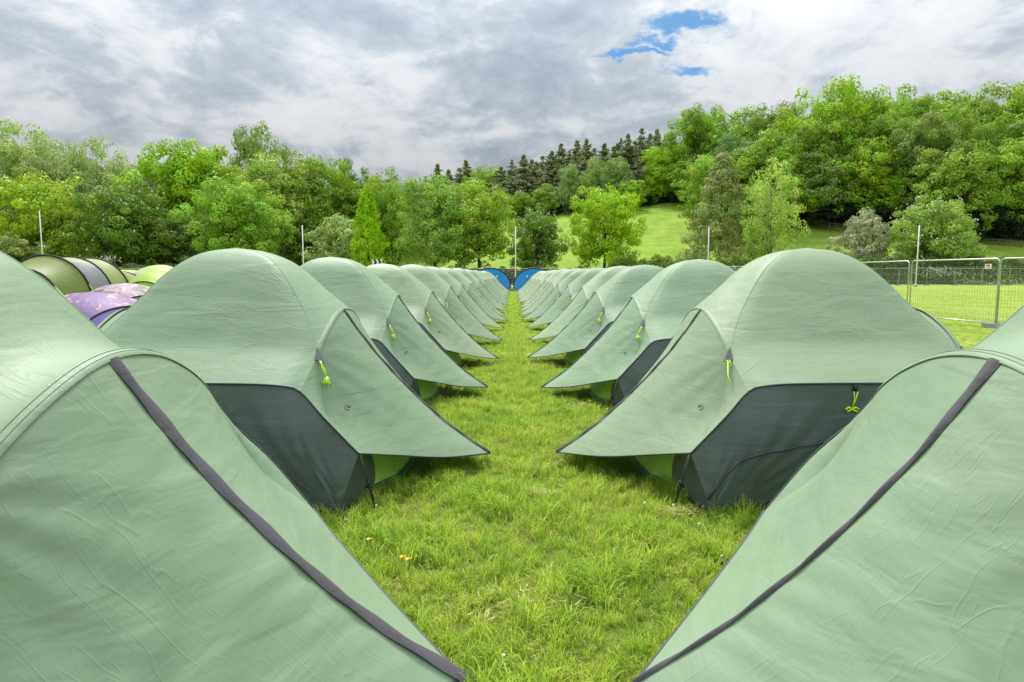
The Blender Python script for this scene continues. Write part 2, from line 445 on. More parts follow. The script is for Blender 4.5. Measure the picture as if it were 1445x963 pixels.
# ------------------------------------------------------------------ tent
def crv(pts, n):
    """smooth curve through points, n samples by arc length"""
    P = np.array(pts, float)
    if len(P) == 2:
        t = np.linspace(0, 1, n)[:, None]; return P[0]*(1-t)+P[1]*t
    Q = np.vstack([2*P[0]-P[1], P, 2*P[-1]-P[-2]]); out = []
    for i in range(1, len(Q)-2):
        for t in np.linspace(0, 1, 16, endpoint=False):
            a, b, c, d = Q[i-1], Q[i], Q[i+1], Q[i+2]
            out.append(.5*((2*b)+(-a+c)*t+(2*a-5*b+4*c-d)*t*t+(-a+3*b-3*c+d)*t**3))
    out.append(P[-1]); out = np.array(out)
    s = np.concatenate([[0], np.cumsum(np.linalg.norm(np.diff(out, axis=0), axis=1))]); s /= s[-1]
    q = np.linspace(0, 1, n); return np.stack([np.interp(q, s, out[:, k]) for k in range(3)], 1)
def coons(c0, c1, d0, d1):
    """c0: t=0 edge over s, c1: t=1 edge over s, d0: s=0 edge over t, d1: s=1 edge over t ->grid[s,t]"""
    S, T = len(c0), len(d0); s = np.linspace(0, 1, S)[:, None, None]; t = np.linspace(0, 1, T)[None, :, None]
    L1 = c0[:, None]*(1-t)+c1[:, None]*t; L2 = d0[None]*(1-s)+d1[None]*s
    B = c0[0]*(1-s)*(1-t)+c0[-1]*s*(1-t)+c1[0]*(1-s)*t+c1[-1]*s*t
    return L1+L2-B
def gnorm(G):
    a = np.gradient(G, axis=0); b = np.gradient(G, axis=1); n = np.cross(a, b); l = np.linalg.norm(n, axis=2, keepdims=True)
    return n/np.maximum(l, 1e-7)
def displace(G, fn, amp):
    s = np.linspace(0, 1, G.shape[0])[:, None]; t = np.linspace(0, 1, G.shape[1])[None, :]
    w_ = (np.clip(16*s*(1-s)*t*(1-t), 0, 1)**.75)[..., None]
    return G+gnorm(G)*w_*amp*fn(s, t)[..., None]
C_ = (0, 0, 1.69); P_ = (.82, 0, 1.235); B_ = (1.93, 0, .10)
SEAM_F = [C_, (.23, -.14, 1.65), (.43, -.27, 1.53), (.63, -.43, 1.28), (.75, -.57, 1.08), (.80, -.68, .95)]
SEAM_R = [C_, (.20, -.14, 1.645), (.37, -.28, 1.515), (.56, -.44, 1.27), (.71, -.57, 1.08), (.80, -.68, .95)]
SEAM_L = [C_, (.20, -.14, 1.635), (.37, -.26, 1.49), (.55, -.40, 1.23), (.70, -.54, 1.06), (.80, -.68, .95)]
Q_ = (.80, -.68, .95); K_ = (.77, -.95, .76); A_ = (1.13, -.95, .36); N_ = (1.02, -1.06, .01)
M0 = (0, -1.0, .82)
def ax(p, sx=1, sy=1): return (p[0]*sx, p[1]*sy, p[2])
def axg(G, sx, sy): return G*np.array([sx, sy, 1.0])
ZIP = [(.825, -.07, 1.225), (1.05, -.065, .915), (1.32, -.045, .610), (1.62, -.02, .325), (1.93, 0, .10)]
def tent_meshes(seed, res=1.0, low=False):
    rs = np.random.RandomState(seed); n = lambda k: max(4, int(k*res))
    ph = rs.rand(12)*6.28
    D = {}
    # roof panels (crest to arch), one toward the aisle and one to the rear
    arch = lambda m: crv([ax(Q_), (.812, -.56, 1.045), (.820, -.40, 1.135), (.824, -.2, 1.21), P_, (.824, .2, 1.21), (.820, .40, 1.135), (.812, .56, 1.045), ax(Q_, 1, -1)], m)
    m = n(34)
    # v side: s along arch, t from C to arch
    c1 = arch(m)
    s = np.linspace(0, 1, m)[:, None]; t = np.linspace(0, 1, n(24))[None]
    s3, t3 = s[..., None], t[..., None]
    SF = SEAM_L if low else SEAM_F
    for key, sm in (('roof', SF), ('roof_rear', SEAM_R)):
        d0 = crv(sm, n(24)); d1 = crv([ax(p, 1, -1) for p in sm], n(24))
        G = d0[None]*(1-s3)+d1[None]*s3
        corr = c1-(c1[0]*(1-s)+c1[-1]*s)
        G = G+corr[:, None]*t3**(2.6 if key == 'roof' and not low else 3.4)
        kk = np.sin(PI*t)*t*np.sin(PI*s); G[..., 0] += .008*kk; G[..., 2] += .005*kk
        G = displace(G, lambda s, t: np.sin(9*s+ph[0]+4*t)*np.sin(3*t+ph[1]), .005)
        D[key] = G
    # side panel: both seams + extension to K
    e1 = crv(SF+[K_], n(34)); e0 = crv([ax(p, -1) for p in SEAM_R+[K_]], n(34)); m = n(46)
    bot = crv([ax(K_, -1), (-.66, -.975, .80), (-.45, -.99, .815), M0, (.45, -.99, .815), (.66, -.975, .80), K_], m)
    top = np.tile(np.array(C_, float), (m, 1))
    G = coons(top, bot, e0, e1)
    s = np.linspace(-1, 1, m)[:, None]; t = np.linspace(0, 1, n(34))[None]
    k = (1-s*s)*np.sin(PI*t)*t**1.6
    G[..., 1] -= .085*k; G[..., 2] += .012*k
    def wr(s, t): return .5*np.sin(26*t+5*s+ph[2]+1.5*np.sin(7*s+ph[3]))*np.sin(PI*s)*(.3+.7*t)+.8*np.sin(5*s+ph[4])*np.sin(4*t+ph[5])
    G = displace(G, wr, .0035)
    D['side'] = G
    # corner gusset Q-K-A
    G = coons(crv([Q_, K_], n(12)), crv([A_, A_], n(12)), crv([Q_, (.91, -.83, .61), A_], n(20)), crv([K_, (.92, -.975, .60), A_], n(20)))
    D['gusset'] = G
    # porch panels
    q2p = crv([Q_, (.812, -.56, 1.045), (.820, -.40, 1.135), (.824, -.2, 1.21), ZIP[0]], n(28))
    a2b = crv([A_, (1.32, -.72, .285), (1.62, -.38, .175), B_], n(28))
    qa = crv([Q_, (.91, -.83, .61), A_], n(28)); pb = crv(ZIP, n(28))
    G = coons(q2p, a2b, qa, pb)
    s = np.linspace(0, 1, G.shape[0])[:, None]; t = np.linspace(0, 1, G.shape[1])[None]
    G[..., 0] += .03*np.sin(PI*s)*np.sin(PI*t); G[..., 2] += .03*np.sin(PI*s)*np.sin(PI*t)
    def wp(s, t):   # tension folds fanning from the corner A and from Q
        a = np.arctan2(1-t+.02, s+.02); r = np.hypot(s, 1-t)
        f = np.sin(24*a+ph[6])*np.clip(r*3, 0, 1)*np.exp(-2.0*r)
        a2 = np.arctan2(t+.02, s+.02); r2 = np.hypot(s, t)
        f2 = np.sin(20*a2+ph[7])*np.exp(-2.4*r2)
        f3 = np.sin(62*t+9*s+ph[8]+2*np.sin(9*t))*np.exp(-16*(1-s)**2)*.55
        return f+f2+f3
    D['porch'] = displace(G, wp, .010)
    # far-side halves of the porch share the zip line
    q2p = crv([Q_, (.812, -.56, 1.045), (.820, -.40, 1.135), (.824, -.2, 1.21), P_, ax(ZIP[0], 1, -1)], n(28))
    pb2 = crv([ax(ZIP[0], 1, -1)]+[ax(p, 1, -1) for p in ZIP[1:]], n(28))
    G = coons(q2p, a2b, qa, pb2)
    G[..., 0] += .01*np.sin(PI*s)*np.sin(PI*t); G[..., 2] += .01*np.sin(PI*s)*np.sin(PI*t)
    D['porch_far'] = displace(G, lambda s, t: wp(s, t)*.7, .005)
    # dark lower wall
    mtop = crv([M0, (.45, -.99, .815), (.66, -.975, .80), K_], n(26))
    mbot = crv([(0, -1.03, .16), (.35, -1.04, .14), (.7, -1.055, .08), N_], n(26))
    mid = crv([M0, (0, -1.02, .5), (0, -1.03, .16)], n(20)); kn = crv([K_, (.80, -1.045, .42), N_], n(20))
    G = coons(mtop, mbot, mid, kn)
    def ww(s, t):
        a = np.arctan2(1-t+.01, 1-s+.01); return np.sin(22*a+ph[9])*np.exp(-2.2*np.hypot(1-s, 1-t))*1.2+.4*np.sin(8*s+ph[10]+3*t)
    D['wall'] = displace(G, ww, .026)
    G = coons(crv([K_, (.92, -.975, .60), A_], n(12)), crv([N_, N_], n(12)), kn, crv([A_, (1.07, -1.01, .18), N_], n(20)))
    D['wall_corner'] = displace(G, ww, .026)
    G = coons(crv([A_, (1.02, -.62, .42)], n(12)), crv([N_, (1.14, -.7, .03), (1.24, -.32, .02)], n(12)),
              crv([A_, (1.07, -1.01, .18), N_], n(12)), crv([(1.02, -.62, .42), (1.13, -.45, .22), (1.24, -.32, .02)], n(12)))
    D['flap'] = G
    return D
FLY_A = (.238, .332, .208); WALL_A = (.088, .115, .104); LIME_A = (.42, .68, .10)
def build_tent(seed, detail=2, res=1.0, crease=False, low=False, zipw=1.0, rear=-1):
    D = tent_meshes(seed, res, low)
    root = empty('dome_tent')
    def part(name, mats, grids, parent=root, color=None):
        mb = MB()
        for g, fl in grids: mb.grid(g, flip=fl)
        o = mb.build(name, mats, parent)
        if color: o.color = (*color, 1)
        return o
    # outward orientation does not matter for cloth (both sides lit)
    part('roof_panel', M_FLY, [(D['roof'], False)], color=FLY_A); part('roof_panel', M_FLY, [(axg(D['roof_rear'], -1, 1), True)], color=FLY_A)
    for sy in (1, -1):
        part('side_panel', M_FLY, [(axg(D['side'], 1, sy), sy < 0), (axg(D['gusset'], 1, sy), sy < 0), (axg(D['gusset'], -1, sy), sy > 0)], color=FLY_A)
        part('lower_wall', M_WALL, [(axg(D[k], sx, sy), sx*sy < 0) for k in ('wall', 'wall_corner', 'flap') for sx in (1, -1)], color=WALL_A)
    for sx in (1, -1):
        part('porch_panel', M_FLY, [(axg(D['porch'], sx, 1), sx < 0)], color=FLY_A)
        part('porch_panel', M_FLY, [(axg(D['porch_far'], sx, -1), sx > 0)], color=FLY_A)
        # zip flap: a padded ribbon lying on the cloth from arch to tip
        Z = crv([ax(p, sx, 1 if sx > 0 else rear) for p in ZIP], 40); k = len(Z); mb = MB()
        rs = np.random.RandomState(seed+9)
        wv_ = .5+.25*np.sin(np.linspace(0, 9, k)+seed)+.12*np.sin(np.linspace(0, 23, k)+seed*2)
        prof = []
        for j in range(7):
            a = -1+2*j/6
            off = np.zeros((k, 3)); wd = (.024+.008*wv_)*zipw
            if low and zipw < .6: wd = wd*(.62+1.3*np.exp(-7*np.linspace(0, 1, k)))
            if sx < 0: wd = wd*.5
            off[:, 1] = a*wd+.010*(wv_-.5)+(0 if sx > 0 else -.03*rear)
            nx, nz = .66*sx, .75
            hgt = ((.008*(1-a*a)+.004)+.003*np.sin(np.linspace(0, 40, k)+a*2))*(1 if sx > 0 else .25)
            off[:, 0] += hgt*nx; off[:, 2] += hgt*nz
            prof.append(Z+off)
        # spans the gap between the two porch halves (they part by up to 14 cm at the arch)
        G = np.stack(prof, 1)
        part('door_flap', M_TAPE, [(G, sx > 0)], color=(.075, .07, .08) if sx > 0 else FLY_A)
    for sy in (1, -1):
        for key, sx in (('SF', 1), ('SR', -1)):
            sm = (SEAM_L if low else SEAM_F) if sx > 0 else SEAM_R
            mb = MB(); c = crv([ax(p, sx, sy) for p in sm], 30)+np.array([.002*sx, -.002*sy, .002]); mb.tube(c-np.array([.002*sx, -.002*sy, .002]), .0028, 5)
            o = mb.build('pole_seam', M_FLY, root); o.color = (*[q*1.5 for q in FLY_A], 1)
    if detail >= 1:
        for sy in (1, -1):
            mb = MB()
            pts = [ax(A_, -1), (-.92, -.975, .60), ax(K_, -1), (-.66, -.975, .80), (-.45, -.99, .815), M0, (.45, -.99, .815), (.66, -.975, .80), K_, (.92, -.975, .60), A_]
            mb.tube([p+np.array([0, -.006, 0]) for p in crv(pts, 60)]if sy > 0 else [(p+np.array([0, -.006, 0]))*np.array([1, -1, 1]) for p in crv(pts, 60)], .006, 5)
            hem = crv([ax(N_, -1), (-.7, -1.057, .08), (-.35, -1.042, .14), (0, -1.032, .16), (.35, -1.042, .14), (.7, -1.057, .08), N_], 40)*np.array([1, sy, 1])
            mb.tube(hem, .006, 5)
            for sx in (1, -1):
                mb.tube(crv([ax(N_, sx, sy), ax((1.14, -.7, .03), sx, sy), ax((1.24, -.32, .02), sx, sy)], 12), .005, 5)
            mb.build('piping', M_PIPE, root)
            # bonded seam line across the lower wall
            gw, gc = D['wall'], D['wall_corner']; j = int(gw.shape[1]*.52); nc = gc.shape[0]
            row = [gw[i, j] for i in range(0, gw.shape[0], 2)]+[gc[i, min(gc.shape[1]-1, int(j+(i/nc)*gc.shape[1]*.30))] for i in range(1, nc, 2)]
            half = [p+np.array([0, -.006, 0]) for p in row]
            full = [p*np.array([-1, 1, 1]) for p in half[::-1]]+half[1:]
            mb = MB(); mb.tube([p*np.array([1, sy, 1]) for p in full], .0055, 5)
            if crease: mb.build('wall_seam', M_PIPE, root)
            # arch seams
        for sx in (1, -1):
            mb = MB()
            for sy in (1, -1):
                mb.tube(crv([ax(A_, sx, sy), ax((1.32, -.72, .285), sx, sy), ax((1.62, -.38, .175), sx, sy), ax(B_, sx, sy)], 30), .006, 5)
            mb.build('hem', M_PIPE, root)
            mb = MB(); ar = crv([ax(Q_, sx), (.812*sx, -.56, 1.045), (.820*sx, -.40, 1.135), (.824*sx, -.2, 1.21), ax(P_, sx), (.824*sx, .2, 1.21), (.820*sx, .40, 1.135), (.812*sx, .56, 1.045), ax(Q_, sx, -1)], 50)
            g = np.stack([ar+np.array([-.034*sx, 0, .017]), ar+np.array([-.016*sx, 0, .011]), ar+np.array([.002*sx, 0, .006]), ar+np.array([.010*sx, 0, -.006])], 1)
            part('arch_seam', M_FLY, [(g, sx > 0)], color=tuple(.93*c for c in FLY_A))
            if low and sx > 0:
                for dx_, dz_ in ((-.026, .0155), (-.006, .0095)):
                    mb = MB(); mb.tube(ar+np.array([dx_, 0, dz_]), .0012, 4); o = mb.build('stitch_line', M_FLY, root); o.color = (*[q*.85 for q in FLY_A], 1)
            # lime inner tent with green bathtub edge
            mb = MB(); nb = 16
            bot = crv([(1.27*sx, -.42, .045), (1.30*sx, 0, .05), (1.27*sx, .42, .045)], nb); topc = crv([(.96*sx, -.55, .72), (.98*sx, 0, .9), (.96*sx, .55, .72)], nb)
            tt = np.linspace(0, 1, 8)[None, :, None]; mb.grid(bot[:, None]*(1-tt)+topc[:, None]*tt)
            for sy in (1, -1):
                a = np.array([1.27*sx, .42*sy, .045]); b_ = np.array([.96*sx, .55*sy, .72]); c_ = np.array([1.0*sx, .95*sy, .04]); d_ = np.array([.7*sx, .85*sy, .7])
                mb.grid(np.array([[a, b_], [c_, d_]]))
            o = mb.build('inner_tent', M_FLY, root); o.color = (*LIME_A, 1)
        mb = MB(); 
        loop = [(1.28, -.42), (1.33, 0), (1.28, .42), (1.0, .97), (-1.0, .97), (-1.28, .42), (-1.33, 0), (-1.28, -.42), (-1.0, -.97), (1.0, -.97)]
        nl = len(loop); mb.add([(x, y, .006) for x, y in loop]+[(x*.99, y*.99, .06) for x, y in loop], [tuple(range(nl))]+[(i, (i+1) % nl, nl+(i+1) % nl, nl+i) for i in range(nl)])
        o = mb.build('groundsheet', M_WALL, root, smooth=False); o.color = (.05, .16, .09, 1)
    if detail >= 1:
        for sx in (1, -1):
            for sy in (1, -1):
                if detail < 2 and sx < 0: continue
                hidep = low and sy == rear and sx > 0
                # reinforcing triangle sewn at the arch end
                q = np.array([.815*sx, -.69*sy, .945]); out = np.array([.45*sx, -.85*sy, .25]); out /= np.linalg.norm(out)
                sd_ = np.array([-.05*sx, .11*sy, .13]); sd_ /= np.linalg.norm(sd_)
                p0 = q+out*.004; tip = p0+sd_*.085; wd_ = np.array([1*sx, -.25*sy, -.25]); l = p0-sd_*.035+wd_*.036+out*.010; r = p0-sd_*.035-wd_*.036+out*.010
                mb = MB(); bk = -out*.01
                mb.add([tip, l, r, tip+bk, l+bk, r+bk], [(0, 1, 2), (5, 4, 3), (0, 3, 4, 1), (1, 4, 5, 2), (2, 5, 3, 0)])
                if not hidep:
                    tr = mb.build('corner_patch', M_TAPE, root, smooth=False); tr.color = (.11, .105, .12, 1)
                mb = MB(); g0 = (l+r)/2
                if (seed+sx) % 2:
                    pend = np.array([.84*sx, -.845*sy, .77])+out*.02
                    mb.tube([g0, g0*.5+pend*.5+out*.01+np.array([.01, 0, -.01]), pend], .0035, 5)
                    for dd in (-.012, .012): mb.tube([g0+np.array([dd, 0, .005]), g0+np.array([dd*1.6, dd, -.03]), g0+np.array([0, 0, -.045])], .0035, 5)
                else:
                    h0 = g0+np.array([.05*sx, -.03*sy, -.10]); mb.tube([g0, (g0+h0)/2+np.array([.008, 0, 0]), h0], .005, 5)
                    mb.tube([g0+np.array([.01, .0, 0]), (g0+h0)/2+np.array([-.006, 0, 0.01]), h0], .004, 5)
                    for j in range(5):
                        a = j*1.3+seed; e = np.array([math.cos(a)*.03, math.sin(a)*.02, -.02-.012*j])
                        mb.tube([h0, h0+e*.6+out*.01, h0+e, h0+np.array([0, 0, -.03])], .0048, 5)
                if not hidep: mb.build('guy_line', M_NEON, tr)
                # small toggle loop on the porch
                mb = MB(); c = np.array([1.02*sx, -.78*sy, .62])+out*.012
                mb.tube([c+np.array([.018*math.cos(a)*sx, .01*math.sin(a), .014*math.sin(a)]) for a in np.linspace(0, 5.4, 9)], .003, 4)
                mb.tube([c, c+np.array([.02*sx, -.01*sy, .01])], .004, 4)
                if not low: mb.build('toggle', M_BLACK, root)
                # black line pegging the porch corner
                a = np.array(ax(A_, sx, sy)); pg = np.array([1.21*sx, -.93*sy-.03*sy, .0])+np.array([0, -.0, 0])
                a0 = a; g = np.array([1.24*sx, -1.0*sy, .01]); md = a0*.45+g*.55
                mb = MB(); mb.tube([a0, md, g], .004, 5); mb.tube([a0+np.array([.006, .004, 0]), md+np.array([.012, 0, 0]), g], .003, 5)
                mb.tube([md+np.array([-.012, 0, -.02]), md+np.array([.014, 0, .02])], .010, 6); mb.tube([md, md+np.array([.03*sx, 0, -.025]), md+np.array([.02*sx, .01, -.06])], .003, 4)
                mb.build('peg_line', M_BLACK, root)
                mb = MB(); mb.tube([g+np.array([0, 0, -.08]), g+np.array([0, 0, .02]), g+np.array([.004, 0, .028]), g+np.array([.012, 0, .030])], [.004, .004, .009, .006], 6); mb.build('peg', M_PEGW, root)
                # skirt webbing at the corner
                nn = np.array(ax(N_, sx, sy)); mb = MB(); mb.tube([nn, nn+np.array([.02*sx, -.03*sy, -.0]), nn+np.array([.05*sx, -.07*sy, .0])], [.014, .010, .005], 5); mb.build('corner_strap', M_BLACK, root)
        for sy in (1, -1):
            t0 = np.array([.12, -1.012*sy, .80]); mb = MB(); mb.box(t0-np.array([.012, .008, .03]), t0+np.array([.012, .008, .012])); tb = mb.build('side_tab', M_BLACK, root)
            mb = MB(); h0 = t0+np.array([.02, -.012*sy, -.14])
            mb.tube([t0+np.array([-.012, -.01*sy, -.03]), t0+np.array([-.002, -.012*sy, -.07]), h0], .0038, 5); mb.tube([t0+np.array([.012, -.01*sy, -.03]), t0+np.array([.008, -.012*sy, -.07]), h0], .0038, 5)
            for sg in (1, -1):
                mb.tube([h0, h0+np.array([sg*.022, 0, .012]), h0+np.array([sg*.042, -.006, .0]), h0+np.array([sg*.03, 0, -.014]), h0], .0062, 5)
            mb.build('guy_line', M_NEON, tb)
            # vent prop at the bottom
            mb = MB(); c = np.array([-.28, -1.05*sy, .24]); mb.tube([c, c+np.array([.03, -.01*sy, .03])], .007, 5); mb.tube([c+np.array([.02, 0, 0]), c+np.array([.045, -.01*sy, .01])], .006, 5); mb.build('toggle', M_PEGW, root)
    return root
protos = [build_tent(1, 2, zipw=.5), build_tent(2, 2, crease=True, zipw=.45), build_tent(3, 2, zipw=.4), build_tent(4, 1, .6, zipw=.5), build_tent(5, 2, 2.6, low=True, zipw=1.1), build_tent(6, 2, 2.6, low=True, zipw=.55)]
ords = ['nearest', 'second', 'third', 'fourth', 'fifth', 'sixth', 'seventh', 'eighth', 'ninth', 'tenth', 'eleventh', 'twelfth', 'thirteenth', 'fourteenth', 'fifteenth', 'sixteenth', 'seventeenth', 'farthest']
used = set()
crj = random.Random(4)
def tint(root, hue, bright):
    for ch in root.children:
        if ch.name.split('.')[0] in ('roof_panel', 'side_panel', 'porch_panel', 'pole_seam', 'arch_seam'):
            c = list(ch.color)[:3]
            ch.color = (c[0]*bright*(1+hue), c[1]*bright, c[2]*bright*(1-.2*hue+.0), 1)
for side, lst in (('left', LTENTS), ('right', RTENTS)):
    for i, (x, y, a) in enumerate(lst):
        pi = [4, 0, 2, 0][i] if side == 'left' and i < 4 else [5, 1, 2, 0][i] if i < 4 else (i % 3 if i < 8 else 3)
        pr = protos[pi]
        if pi not in used: o = pr; used.add(pi)
        else: o = copy_tree(pr)
        o.location = (x, y, 0); o.rotation_euler = (0, 0, R(a)+(0 if side == 'left' else PI))
        if i > 1:
            k = crj.uniform(.975, 1.02); o.scale = (k, crj.uniform(.98, 1.02), crj.uniform(.975, 1.01)*(1-.0009*i))
        if side == 'right': o.scale[1] *= -1      # the right row is pitched as the mirror of the left
        o['_side'] = side
        where = 'of the eighteen in the left row'
        lab = {'nearest': 'sage green dome tent nearest the camera in the %s row, cut by the frame' % side,
               'farthest': 'last green dome tent of the %s row, touching the blue tent' % side}.get(ords[i],
               '%s sage green dome tent from the camera in the %s row' % (ords[i], side))
        tag(o, lab, 'tent', 'green dome tents in two rows')
        del o['_side']
        hue, br = {('left', 3): (.10, 1.10), ('left', 4): (.06, 1.06), ('left', 2): (.0, 1.04)}.get((side, i), (crj.uniform(-.02, .10), crj.uniform(.98, 1.14)))
        if i < 2: hue, br = 0, 1
        tint(o, hue, br)

# loose pegs in the grass, dandelions
def peg(px, py, label, green=True):
    a, b = ray(px, py); Y = (.03-HC)/b
    r = empty('tent_peg', (a*Y, Y, 0)); tag(r, label, 'tent peg', 'loose tent pegs in the grass')
    mb = MB(); mb.tube([(0, 0, -.1), (0, 0, .035), (.002, 0, .05)], [.004, .005, .010], 8); mb.build('shaft', M_PEGG if green else M_STEEL, r)
    mb = MB(); mb.tube([(.002, 0, .0495), (.004, 0, .062), (.014, 0, .066)], [.010, .009, .005], 8); mb.build('hook', M_PEGW, r)
    r.scale = (.7, .7, .8)
peg(709, 932, 'green tent peg with white head standing in grass at the bottom of the aisle')
peg(985, 744, 'white headed peg in grass below the right dark tent corner', False)
peg(1017, 790, 'green peg at the end of the black line by the near right tent')
peg(908, 714, 'white headed peg in grass left of the second right tent corner', False)
peg(487, 738, 'white headed peg in grass between the first two left tents', False)
def dandelion(px, py, label):
    a, b = ray(px, py); Y = (.09-HC)/b
    r = empty('dandelion', (a*Y, Y, 0)); tag(r, label, 'flower', 'yellow dandelions in the grass')
    mb = MB(); mb.tube([(0, 0, 0), (.004, .003, .05), (0, 0, .088)], .002, 5); mb.build('stem', M_PEGG, r)
    mb = MB()
    for k in range(22):
        an = k*2.4; t = .25+.75*((k*7) % 11)/11; rr = .019*t; c, s = math.cos(an), math.sin(an)
        mb.add([(0, 0, .088), (c*rr-s*.003, s*rr+c*.003, .093+.006*(1-t)), (c*rr*1.15, s*rr*1.15, .095+.006*(1-t)), (c*rr+s*.003, s*rr-c*.003, .093+.006*(1-t))], [(0, 1, 2, 3)])
    mb.build('flower_head', M_DAND, r)
dandelion(576, 790, 'larger yellow dandelion in the grass right of the near left tent')
dandelion(568, 787, 'half open dandelion bud beside the larger dandelion')
dandelion(521, 762, 'yellow dandelion under the black line of the near left tent')
dandelion(833, 572, 'yellow dandelion beside the bare patch under the third right tent tip')
dandelion(832, 566, 'small dandelion just behind another near the bare patch')
# bare trampled patches
def straw(px, py, w_, d_, label):
    a, b = ray(px, py); Y = (0-HC)/b; rs = np.random.RandomState(int(px)); V = []; F = []; T = []
    for i in range(160):
        x, y = rs.normal(0, w_/3), rs.normal(0, d_/3); an = rs.rand()*6.28; l = .03+.05*rs.rand(); z = .01+.035*rs.rand()
        dx, dy = math.cos(an)*l, math.sin(an)*l; q = len(V)
        V += [(x-dy*.05, y+dx*.05, z), (x+dy*.05, y-dx*.05, z), (x+dx, y+dy, z+.012)]; F.append((q, q+1, q+2)); T += [(1, .2+.6*rs.rand(), 0, 1)]*3
    o = link('dry_grass', np_mesh('dry_grass', V, F, M_BLADE, T)); o.location = (a*Y, Y, 0); tag(o, label, 'grass', kind='stuff')
straw(823, 575, .22, .16, 'straw coloured bare patch under the third right tent')
straw(758, 702, .16, .1, 'dead grass wisps in the middle of the aisle')
straw(955, 728, .2, .12, 'dry grass near the right tent corner')
straw(720, 860, .5, .25, 'dead grass wisps at the front of the aisle')

# ------------------------------------------------------------------ blue tents at the end
def col_fab(root_name): pass
def blue_tent(px, Y, sx, label):
    X = wx(px, Y); r = empty('blue_tent', (X, Y, 0)); tag(r, label, 'tent', 'blue tents at the end of the aisle')
    W, L, H = 1.75, 1.6, 1.92
    def arc(yy, w_, h_, n=25): 
        t = np.linspace(0, PI, n); return np.stack([w_*np.cos(t)*-1, np.full(n, yy), h_*np.sin(t)**.8], 1)
    G = np.stack([arc(-L, W, H), arc(-L*.5, W*.98, H*.98), arc(0, W, H), arc(L*.6, W*.9, H*.86), arc(L*1.2, W*.6, H*.5), arc(L*1.5, W*.2, .08)], 0)
    mb = MB(); mb.grid(G); o = mb.build('canopy', M_TUN, r); o.color = (.02, .24, .62, 1)
    # front door leaning out
    f0 = arc(-L, W, H); f1 = np.stack([f0[:, 0]*.95, np.full(25, -L-.30), f0[:, 2]*.06], 1); cen = np.stack([f0[:, 0]*.92, np.full(25, -L-.18), f0[:, 2]*.55], 1)
    mb = MB(); mb.grid(np.stack([f0, cen, f1], 0)); o = mb.build('door', M_TUN, r); o.color = (.025, .30, .74, 1)
    mb = MB(); mb.tube(arc(-L-.01, W+.02, H+.02), .05, 6); mb.tube(arc(0, W+.02, H+.02), .035, 6); mb.build('pole_sleeve', M_BLACK, r)
    for s in (1, -1):
        mb = MB(); mb.tube([(s*W*.93, -L, .55), (s*(W+.35), -L-.5, .02)], .03, 4); mb.build('guy_strap', M_ORANGE, r)
        mb = MB(); mb.box((s*.55-.05, -L-.33, 1.15), (s*.55+.05, -L-.29, 1.32)); mb.build('logo_patch', M_WHITE, r)
    r.rotation_euler = (0, 0, R(6)*sx)
blue_tent(689, 56.5, 1, 'blue tunnel tent with black sleeves at the end of the left row')
blue_tent(755, 56.5, -1, 'blue tunnel tent with black sleeves at the end of the right row')

# ------------------------------------------------------------------ olive tunnel tent, camo tents, lime tents at left
def hoop(c, ang, w_, h_, n=21, pw=.75):
    t = np.linspace(0, PI, n); d = np.array([math.cos(ang), math.sin(ang)])
    return np.stack([c[0]-d[0]*w_*np.cos(t), c[1]-d[1]*w_*np.cos(t), h_*np.sin(t)**pw], 1)
def tunnel(name, label, hoops, ang, colr, axis, window=None, group=None, sleeve=M_BLACK, loc=(0, 0), pw=.75, mat_=M_TUN):
    """hoops: list of (distance along axis, halfwidth, height)"""
    r = empty(name, (loc[0], loc[1], 0)); tag(r, label, 'tent', group)
    ax_ = np.array([math.cos(axis), math.sin(axis)])
    hs = [hoop(ax_*d, axis+PI/2, w_, h_, pw=pw) for d, w_, h_ in hoops]
    for i in range(len(hs)-1):
        n = 8; G = []
        for k in range(n+1):
            t = k/n; g = hs[i]*(1-t)+hs[i+1]*t; sag = .035*math.sin(PI*t); g = g.copy(); g[:, 2] *= 1-sag; G.append(g)
        o = MB(); o.grid(np.array(G)); oo = o.build('canopy_section', mat_, r); oo.color = (*(colr[i % len(colr)]), 1)
    for i, h in enumerate(hs):
        if hoops[i][2] < .3: continue
        o = MB(); o.tube(h*np.array([1.008, 1.008, 1.012]), .032, 6); o.build('pole_sleeve', sleeve, r)
        for (q, s) in ((5, -1), (15, 1)):
            p = h[q]; side = np.array([math.cos(axis+PI/2), math.sin(axis+PI/2), 0])*(-1 if q < 10 else 1)
            g = p+side*1.1; g[2] = 0.02
            o = MB(); o.tube([p, g], .009, 4); o.build('guy_line', M_NEON, r)
    return r, hs
OL = (.21, .26, .065); OL2 = (.26, .30, .10)
X0, Y0 = wx(64, 23.5), 23.5
tr, hs = tunnel('tunnel_tent', 'large olive green tunnel tent with grey window behind the left row',
   [(-1.7, .7, .25), (-1.0, 1.15, 1.62), (0, 1.62, 2.12), (1.25, 1.66, 2.10), (2.5, 1.6, 2.08), (4.5, 1.25, 1.55), (6.0, .8, .9), (6.9, .3, .12)], 0, [OL, OL, OL2, OL2, OL2, OL, OL2], R(90), loc=(X0, Y0))
n = 7; G = []
for k in range(n):
    t = .06+.88*k/(n-1); g = hs[2]*(1-t)+hs[3]*t; g = g*np.array([1, 1, 1-.035*math.sin(PI*t)])
    G.append(g[1:8]+np.array([.02, -.0, .014]))
mb = MB(); mb.grid(np.array(G)); mb.build('window', M_WIN, tr)
